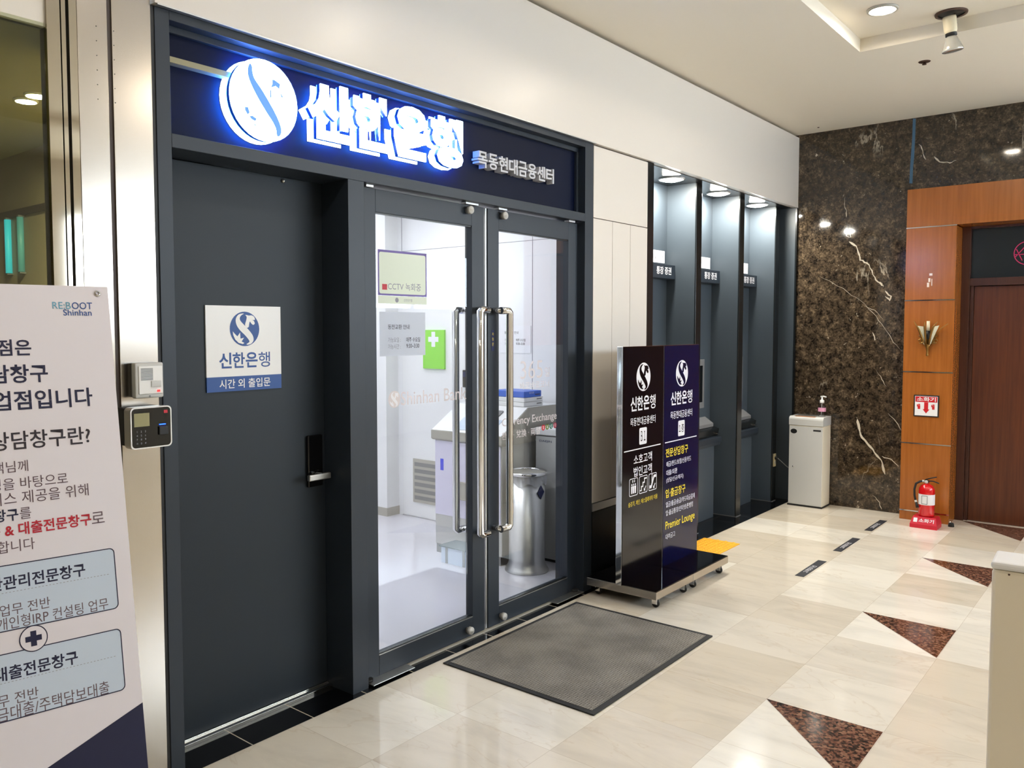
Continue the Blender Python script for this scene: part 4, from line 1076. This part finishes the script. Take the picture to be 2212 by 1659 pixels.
mb = MB(); mb.box(5.692, 5.724, -1.19, -1.166, 0.345, 0.365, bev=0.003); mb.build('valve', 'black', ex)
mb = MB(); mb.lathe([(0.0, 0.004), (0.011, 0.004), (0.013, 0.0)], (5.69, -1.176, 0.355), (-1, 0, 0), 18, close=False); mb.build('pressure_gauge', 'lgrey', ex)
mb = MB(); mb.tube([(5.706, -1.165, 0.368), (5.706, -1.205, 0.386), (5.706, -1.245, 0.398)], 0.0045, 8); mb.build('top_lever', 'black', ex)
mb = MB(); mb.tube([(5.706, -1.185, 0.362), (5.706, -1.225, 0.362), (5.706, -1.262, 0.350)], 0.0045, 8); mb.build('carry_handle', 'black', ex)
mb = MB(); mb.tube([(5.70, -1.168, 0.358), (5.69, -1.135, 0.356), (5.685, -1.105, 0.335), (5.68, -1.096, 0.29), (5.68, -1.098, 0.24), (5.675, -1.108, 0.20)], 0.008, 10)
mb.build('hose', 'rubber', ex)
mb = MB(); mb.tube([(5.675, -1.107, 0.205), (5.672, -1.112, 0.19)], 0.0095, 12); mb.tube([(5.697, -1.162, 0.3575), (5.694, -1.147, 0.3575)], 0.0095, 12); mb.build('hose_ferrule', 'lgrey', ex)
mb = MB(); mb.tube([(5.672, -1.112, 0.19), (5.664, -1.124, 0.15)], 0.010, 12, taper=[0.8, 1.2]); mb.build('nozzle', 'rubber', ex)

ds = E('door_stop', (5.83, -1.325, 0.0), 'small black and chrome door stop on floor beside the pilaster', 'door stop')
mb = MB(); mb.lathe([(0.0, 0.0), (0.022, 0.0), (0.02, 0.02), (0.016, 0.03), (0.0, 0.032)], (5.83, -1.33, 0), seg=16); mb.build('rubber_base', 'rubber', ds)
mb = MB(); mb.lathe([(0.0, 0.03), (0.008, 0.03), (0.009, 0.04), (0.0, 0.046)], (5.826, -1.322, 0), seg=14); mb.build('cap', 'chrome', ds)
mb = MB(); mb.prism([(0.915, 2.735), (0.938, 2.73), (0.940, 2.86), (0.946, 2.95), (0.950, 3.12), (0.951, 3.25), (0.929, 3.253), (0.928, 3.1), (0.922, 2.96), (0.918, 2.87)], side(6.07), 0.0004, 0.0012); mb.build('blue_tape', 'btape', label='strip of blue tape running up the dark marble over the pilaster', cat='tape')
mb = MB(); O = side(5.885)
for a, z, w, h in ((1.118, 1.965, 0.022, 0.018), (1.112, 1.915, 0.014, 0.03), (1.103, 1.875, 0.016, 0.035), (1.134, 1.885, 0.006, 0.055)): mb.quad(O, a, a + w, z, z + h, 0.0006)
mb.build('torn_paper', 'scratch', label='torn white paper scraps left on the pilaster over the brass lamp', cat='paper scraps', kind='stuff')
mb = MB(); ws = side(6.17)
ring(mb, disc(1.735, 2.127, 0.092, 40), disc(1.735, 2.127, 0.086, 40), ws, 0.0006)
for a0, a1 in (((1.655, 2.10), (1.735, 2.20)), ((1.652, 2.118), (1.81, 2.118)), ((1.66, 2.16), (1.70, 2.07))):
    dx, dy = a1[0] - a0[0], a1[1] - a0[1]; L_ = math.hypot(dx, dy); nx, ny = -dy / L_ * 0.003, dx / L_ * 0.003
    mb.prism([(a0[0] + nx, a0[1] + ny), (a1[0] + nx, a1[1] + ny), (a1[0] - nx, a1[1] - ny), (a0[0] - nx, a0[1] - ny)], ws, 0.0008, 0.0008)
mb.build('round_sticker', 'pink', label='pink ring symbol drawn on the dark transom glass over the brown door', cat='sticker')

# ------------------------------------------------------------------ pedestal in the right foreground
pd = E('pedestal', (0.83, -2.303, 0.0), 'cream pedestal with a white top close to the camera', 'pedestal')
a_ = math.radians(-87)
pd.rotation_euler = (0, 0, a_)
BASE[pd.name] = Vector((0, 0, 0))
mb = MB(); mb.box(0.0, 0.42, 0.0, 0.12, 0.0, 0.975, bev=0.008); mb.build('column', 'pcream', pd)
mb = MB(); mb.box(-0.002, 0.43, -0.004, 0.125, 0.975, 0.993, bev=0.006); mb.build('top_slab', 'white', pd)
mb = MB()
for x in (0.035, 0.075, 0.082): mb.lathe([(0.0, 0.0015), (0.002, 0.0015), (0.0025, 0)], (x, 0.0, 0.966), (0, -1, 0), 8, close=False)
mb.build('screw', 'rust', pd)

# ------------------------------------------------------------------ inside the bank room
d5 = B('door_5', 'white', (RX - 0.012, RX, 1.52, 2.275, 0.01, 2.18), kind='structure', bev=0.001)
mb = MB(); mb.box(RX - 0.022, RX - 0.012, 1.83, 2.15, 0.13, 0.49, bev=0.002); lv = mb.build('louvre_frame', 'ggrey', d5)
mb = MB()
for k in range(6): mb.box(RX - 0.0235, RX - 0.0215, 1.85, 2.13, 0.155 + k * 0.055, 0.187 + k * 0.055)
mb.build('louvre_slots', 'mgrey', lv)
SR = side(RX - 0.012)
n1 = B('restricted_sign', 'paper', (RX - 0.016, RX - 0.012, 1.765, 2.012, 1.745, 1.888), label='white restricted area sign with two red diagonal lines on the room wall', cat='sign')
mb = MB(); FS = side(RX - 0.016)
mb.text('통제구역', FS, w=0.19, h=0.042, x=-1.888, y=1.815, d0=0.0005, bold=0.012); mb.build('lettering', 'navy', n1)
mb = MB()
for o_ in (0, 0.02): mb.prism([(-2.01, 1.748 + o_ * 0), (-2.002 + o_, 1.748), (-1.775 + o_ * 0.3, 1.885), (-1.783 + o_ * 0.3, 1.885), (-2.01 + o_ * 0.9, 1.748)][1:], FS, 0.0009, 0.0009)
mb.build('red_lines', 'redsign', n1)
gr = B('green_holder', 'green', (RX - 0.03, RX - 0.012, 1.79, 2.02, 1.235, 1.545), label='lime green card with white cross on the room wall', cat='card holder')
mb = MB(); gs = side(RX - 0.03); mb.prism([(-1.96, 1.45), (-1.925, 1.45), (-1.925, 1.41), (-1.885, 1.41), (-1.885, 1.45), (-1.85, 1.45), (-1.85, 1.49), (-1.885, 1.49), (-1.885, 1.53), (-1.925, 1.53), (-1.925, 1.49), (-1.96, 1.49)], gs, 0.0008, 0.0008); mb.build('cross_mark', 'paper', gr)
wd = B('wall_reader', 'gblack', (RX - 0.03, RX - 0.012, 1.53, 1.60, 1.10, 1.235), label='black wall mounted card reader in the room behind the door stile', cat='card reader', bev=0.004)
mb = MB(); mb.quad(side(RX - 0.03), -1.592, -1.54, 1.18, 1.222, 0.0008); mb.build('display', 'navy', wd)
n2 = B('wall_notice', 'paper', (RX - 0.004, RX, 0.962, 1.247, 1.375, 1.575), label='white coin exchange notice on the room wall seen through right glass door', cat='notice', group='coin exchange notices')
def notice(par, fr, x, y, s):
    mb = MB(); mb.text('동전교환 안내', fr, h=0.022 * s, x=x, y=y, ax=-1, ay=1, d0=0.0006, bold=0.004)
    mb.text('매주 수요일', fr, h=0.022 * s, x=x + 0.115 * s, y=y - 0.058 * s, ax=-1, ay=1, d0=0.0006, bold=0.008, cond=0.8); mb.text('9:30~3:30', fr, h=0.019 * s, x=x + 0.115 * s, y=y - 0.088 * s, ax=-1, ay=1, d0=0.0006, bold=0.008, cond=0.8)
    mb.build('lettering', 'ink', par)
    mb = MB(); mb.text('가능요일 :', fr, h=0.022 * s, x=x, y=y - 0.058 * s, ax=-1, ay=1, d0=0.0006, cond=0.8); mb.text('가능시간 :', fr, h=0.022 * s, x=x, y=y - 0.088 * s, ax=-1, ay=1, d0=0.0006, cond=0.8)
    mb.build('grey_lettering', 'grey', par)
notice(n2, side(RX - 0.004), -1.205, 1.535, 0.95)
n3 = B('door_notice', 'tpaper', (1.066, 1.358, 0.0668, 0.0670, 1.43, 1.628), label='white coin exchange notice stuck inside the left glass door', cat='notice', group='coin exchange notices')
notice(n3, front(0.0577), 1.108, 1.572, 1.0)
for o_ in n3.children: o_.location.y += 0.0
cc = E('camera_notice', (1.205, 0.0665, 1.665), 'pale video surveillance sticker with purple border inside the left glass door', 'sticker')
FG = front(0.0577)
mb = MB(); ring(mb, rrect(1.05, 1.36, 1.70, 1.90, 0.003), rrect(1.058, 1.352, 1.708, 1.89, 0.01), FG, 0.0002); mb.build('border', 'tpurple', cc)
mb = MB(); mb.prism(rrect(1.058, 1.352, 1.708, 1.89, 0.01), FG, 0.0002, 0.0002); mb.build('panel', 'tolive', cc)
mb = MB(); mb.quad(FG, 1.05, 1.36, 1.664, 1.699, 0.0002); mb.build('footer', 'tolive', cc)
mb = MB(); mb.text('CCTV 녹화중', FG, w=0.21, h=0.034, x=1.215, y=1.742, d0=0.0005, bold=0.004); mb.text('신한은행', FG, h=0.014, x=1.235, y=1.681, d0=0.0005); mb.prism(disc(1.165, 1.681, 0.011, 20), FG, 0.0005, 0.0005); mb.build('lettering', 'grey', cc)
mb = MB(); mb.quad(FG, 1.075, 1.105, 1.725, 1.75, 0.0005); mb.build('red_block', 'red', cc)
mb = MB(); mb.text('Shinhan Bank', FG, w=0.455, h=0.062, x=1.185, y=1.236, ax=-1, d0=0.0003, bold=0.004)
gl_ = mb.build('glass_lettering', 'frost', label='frosted English bank name lettering on the left glass door', cat='lettering')
mb = MB(); mb.prism(disc(1.145, 1.236, 0.038), FG, 0.0003, 0.0003); ge_ = mb.build('emblem_disc', 'frost', gl_)
mb = MB(); emblem(mb, FG, 1.145, 1.236, 0.036, 0.0006); mb.build('emblem_figure', 'paper', ge_)
mb = MB(); mb.text('365', FG, w=0.205, h=0.098, x=2.185, y=1.33, d0=0.0003, bold=-0.004); 
gl_ = mb.build('glass_lettering', 'frost', label='frosted 365 corner lettering on the right glass door', cat='lettering')
mb = MB(); mb.text('일', FG, h=0.052, w=0.048, x=2.33, y=1.312, d0=0.0003); mb.build('day_lettering', 'frost', gl_)
mb = MB(); mb.text('바로바로코너', FG, w=0.27, h=0.04, x=2.215, y=1.245, d0=0.0003); mb.build('second_line', 'frost', gl_)
mb = MB(); mb.text('Currency Exchange', FG, w=0.50, h=0.055, x=2.425, y=1.055, ax=1, d0=0.0003, bold=0.004)
fx_ = mb.build('glass_lettering', 'frost', label='frosted currency exchange lettering with four coloured coins on the right glass door', cat='lettering')
mb = MB(); mb.text('환전 · 兌換 · 両替', FG, w=0.345, h=0.042, x=2.268, y=0.99, ax=1, d0=0.0003, bold=0.004); mb.build('second_line', 'frost', fx_)
for i, (ch, m) in enumerate(zip('$¥€元', ('redsign', 'colive', 'cgreen', 'ccrim'))):
    cx = 2.295 + i * 0.038
    mb = MB(); mb.prism(disc(cx, 1.002 + i * 0.001, 0.0165, 20), FG, 0.0003, 0.0003); c_ = mb.build('currency_coin', m, fx_)
    mb = MB(); mb.text(ch, FG, h=0.02, x=cx, y=1.002 + i * 0.001, d0=0.0007); mb.build('currency_symbol', 'paper', c_)

xm = E('exchange_machine', (3.05, 1.0, 0.0), 'white coin exchange machine with sloped panel against the room wall', 'exchange machine')
frx = (Vector((0, 1.30, 0)), Vector((1, 0, 0)), Vector((0, 0, 1)), Vector((0, -1, 0)))
mb = MB(); mb.prism([(2.705, 0.854), (2.705, 0.80), (2.72, 0.79), (3.04, 0.79), (3.08, 0.80), (3.09, 0.862), (3.36, 0.862), (3.36, 1.022), (2.998, 1.022)], frx, 0.0, 0.62); mb.build('sloped_top', 'ggrey', xm)
mb = MB(); nx_ = Vector((-0.168, 0, 0.293)).normalized(); ux_ = Vector((0.293, 0, 0.168)).normalized(); FSX = (Vector((2.705, 0, 0.854)), Vector((0, -1, 0)), ux_, nx_)
mb.prism([(-1.295, 0.004), (-0.685, 0.004), (-0.685, 0.333), (-1.295, 0.333)], FSX, 0.0, 0.004); cvr = mb.build('control_panel', 'white', xm)
mb = MB(); mb.prism(rrect(-1.12, -0.78, 0.03, 0.17, 0.01), FSX, 0.0045, 0.008); mb.build('screen', 'lblue', cvr)
mb = MB(); mb.prism(rrect(-1.0, -0.84, 0.205, 0.27, 0.006), FSX, 0.0045, 0.012); mb.build('keypad', 'mgrey', cvr)
mb = MB(); mb.box(2.99, 3.36, 0.684, 1.296, 1.0225, 1.0255); mb.build('top_plate', 'white', xm)
mb = MB(); mb.box(2.735, 3.36, 0.70, 1.29, 0.06, 0.79, bev=0.004); bd = mb.build('body', 'lgrey', xm)
mb = MB(); mb.box(2.728, 2.736, 0.705, 1.285, 0.27, 0.785, bev=0.002); fp_ = mb.build('front_panel', 'lilac', xm)
mb = MB(); mb.quad(side(2.728), -1.235, -1.205, 0.58, 0.66, 0.0006); mb.build('sticker', 'cblue', fp_)
mb = MB(); mb.box(2.735, 3.36, 0.71, 1.28, 0.0, 0.06); mb.build('plinth', 'mgrey', xm)
mb = MB(); mb.box(2.70, 2.73, 0.9, 1.1, 0.40, 0.52, bev=0.003); mb.build('coin_cup', 'ggrey', xm)
for i in range(3):
    z = 1.026 + i * 0.031
    m_ = 'white' if i < 2 else 'blue'
    t = E('sorting_tray', (3.1, 0.86, z), ['lower white tray at the bottom of the stack on the exchange machine', 'upper white tray in the stack on the exchange machine', 'bright blue tray topping the stack on the exchange machine'][i], 'tray', 'trays stacked on the exchange machine')
    x0, x1, y0, y1 = 2.995, 3.215, 0.715, 1.0
    if i == 2: x1, y1, = 3.195, 0.99
    mb = MB(); mb.box(x0, x1, y0, y1, z, z + (0.030 if i < 2 else 0.042), bev=0.005); mb.build('tray_body', m_, t)
    mb = MB(); mb.box(x1 - 0.075, x1 - 0.02, y0 - 0.0015, y0 + 0.004, z + 0.012, z + 0.02); mb.build('grip_slot', 'mgrey' if i < 2 else 'navy', t)
    if i == 2:
        mb = MB(); mb.text('동전교환', front(y0), h=0.014, x=3.08, y=z + 0.03, d0=0.0006); mb.build('lettering', 'paper', t)
ph = E('radio_handset', (3.06, 1.06, 1.0255), 'black radio handset with long aerial standing on the exchange machine', 'handset')
mb = MB(); mb.box(3.045, 3.085, 1.03, 1.085, 1.0255, 1.09, bev=0.006); mb.build('body', 'black', ph)
mb = MB(); mb.tube([(3.066, 1.05, 1.085), (3.066, 1.05, 1.26)], 0.008, 10, taper=[1, 0.7]); mb.build('aerial', 'black', ph)

sd = E('shredder', (3.19, 0.44, 0.0), 'white paper shredder cabinet behind the steel bin in the bank room', 'shredder')
mb = MB(); mb.box(3.02, 3.35, 0.30, 0.636, 0.02, 0.838, bev=0.003); mb.build('body', 'lgrey', sd)
B('plinth', 'black', (3.03, 3.34, 0.31, 0.63, 0.0, 0.02), parent=sd)
mb = MB(); mb.box(3.012, 3.355, 0.296, 0.64, 0.845, 0.895, bev=0.008); mb.build('lid', 'white', sd)
mb = MB(); mb.text('DAEJIN', side(3.02), w=0.10, h=0.017, x=-0.555, y=0.805, d0=0.0006, bold=0.01); mb.build('lettering', 'navy', sd)
mb = MB(); mb.quad(flat(0.895), 3.05, 3.09, 0.33, 0.50, 0.0006); mb.build('sticker', 'orange', sd)

tb = E('litter_bin', (2.785, 0.535, 0.0), 'round stainless litter bin with clear liner inside the glass doors', 'bin')
c_ = (2.785, 0.535, 0.0)
mb = MB(); mb.lathe([(0.0, 0.0), (0.142, 0.0), (0.142, 0.008), (0.134, 0.02), (0.122, 0.042), (0.116, 0.065), (0.116, 0.60), (0.0, 0.60)], c_, seg=40); mb.build('bin_body', 'satin', tb)
mb = MB(); mb.lathe([(0.130, 0.622), (0.137, 0.628), (0.137, 0.64), (0.130, 0.646), (0.122, 0.64), (0.122, 0.628), (0.130, 0.622)], c_, seg=40, close=False); mb.build('rim', 'chrome', tb)
mb = MB(); mb.lathe([(0.0, 0.632), (0.125, 0.632)], c_, seg=40, close=False); mb.build('lid', 'ggrey', tb)
mb = MB()
seg = 48
rg = []
for kz, (r0, z) in enumerate(((0.126, 0.625), (0.127, 0.60), (0.121, 0.565))):
    rg.append([mb.bm.verts.new((c_[0] + (r0 + 0.004 * math.sin(j * 2.3 + kz)) * math.cos(2 * PI * j / seg), c_[1] + (r0 + 0.004 * math.sin(j * 2.3 + kz)) * math.sin(2 * PI * j / seg), z + (0.012 * math.sin(j * 0.9) if kz == 2 else 0))) for j in range(seg)])
for a2, b2 in zip(rg, rg[1:]):
    for j in range(seg): mb.face([a2[j], a2[(j + 1) % seg], b2[(j + 1) % seg], b2[j]])
mb.build('bin_liner', 'liner', tb)
an = math.radians(-95)
mb = MB(); tx, ty = -math.sin(an), math.cos(an)
Pn = Vector((c_[0] + 0.1175 * math.cos(an), c_[1] + 0.1175 * math.sin(an), 0.52))
mb.prism([(0, -0.045), (0.032, 0), (0, 0.045), (-0.032, 0)], (Pn, Vector((tx, ty, 0)), Vector((0, 0, 1)), Vector((math.cos(an), math.sin(an), 0))), 0.0, 0.002); mb.build('diamond_sticker', 'navy', tb)

gb = E('step_box', (2.72, 0.93, 0.0), 'low glass sided box with dark top on the room floor', 'box')
B('box_top', 'gsteel', (2.55, 2.72, 0.80, 1.09, 0.108, 0.116), parent=gb, bev=0.001)
mb = MB(); mb.box(2.562, 2.70, 0.81, 1.078, 0.0, 0.108); mb.build('box_sides', 'lblue', gb)
mb = MB()
for y in (0.83, 0.87, 1.02): mb.box(2.5595, 2.562, y, y + 0.02, 0.0, 0.105)
mb.build('mullions', 'mgrey', gb)

# ceiling panels added to light the bank room, unseen above the view
for i, (x, y) in enumerate(((1.5, 0.9), (2.7, 1.5), (1.5, 2.2), (2.7, 2.9), (4.2, 3.1))):
    t = E('added_panel_light', (x, y, RT - 0.012), 'added square ceiling panel, out of view, lighting the bank room', 'ceiling light', 'added ceiling panels lighting the bank room')
    B('diffuser', 'lampr', (x - 0.28, x + 0.28, y - 0.28, y + 0.28, RT - 0.012, RT - 0.004), parent=t)
    B('frame', 'white', (x - 0.3, x - 0.28, y - 0.3, y + 0.3, RT - 0.014, RT), (x + 0.28, x + 0.3, y - 0.3, y + 0.3, RT - 0.014, RT), (x - 0.28, x + 0.28, y - 0.3, y - 0.28, RT - 0.014, RT), (x - 0.28, x + 0.28, y + 0.28, y + 0.3, RT - 0.014, RT), parent=t)

# vestibule behind the tinted glass
B('hand_rail', 'railc', (0.325, 0.34, 1.60, 4.0, 2.14, 2.175), label='dark horizontal rail on vestibule wall behind the tinted glass', cat='rail')
for y, m_, l_ in ((2.105, 'cyan', 'bright cyan vertical tube under the dark rail in the vestibule'), (1.945, 'cyan2', 'dim teal vertical tube beside the bright cyan one in the vestibule')):
    t = E('light_tube', (0.325, y, 1.84), l_, 'light tube', 'coloured tubes in the vestibule')
    mb = MB(); mb.cyl((0.322, y, 1.85), (0.322, y, 2.13), 0.016, 14); mb.build('tube', m_, t)
    mb = MB(); mb.box(0.31, 0.34, y - 0.01, y + 0.01, 1.842, 1.85); mb.box(0.31, 0.34, y - 0.01, y + 0.01, 2.13, 2.14); mb.build('end_cap', 'mgrey', t)
for x, y, l_ in ((-0.05, 0.90, 'nearer the tinted glass edge'), (-0.055, 0.79, 'nearer the polished cladding')):
    t = E('recessed_spot', (x, y, 2.452), 'lit recessed spot in the vestibule ceiling, ' + l_, 'ceiling light', 'recessed spots in the vestibule ceiling')
    mb = MB(); mb.lathe([(0.0, 0.0), (0.036, 0.0)], (x, y, 2.4565), close=False); mb.build('lamp_lens', 'lampv', t)
    mb = MB(); mb.lathe([(0.036, 0.004), (0.037, 0.0), (0.044, 0.002), (0.045, 0.008)], (x, y, 2.452), close=False); mb.build('rim', 'white', t)
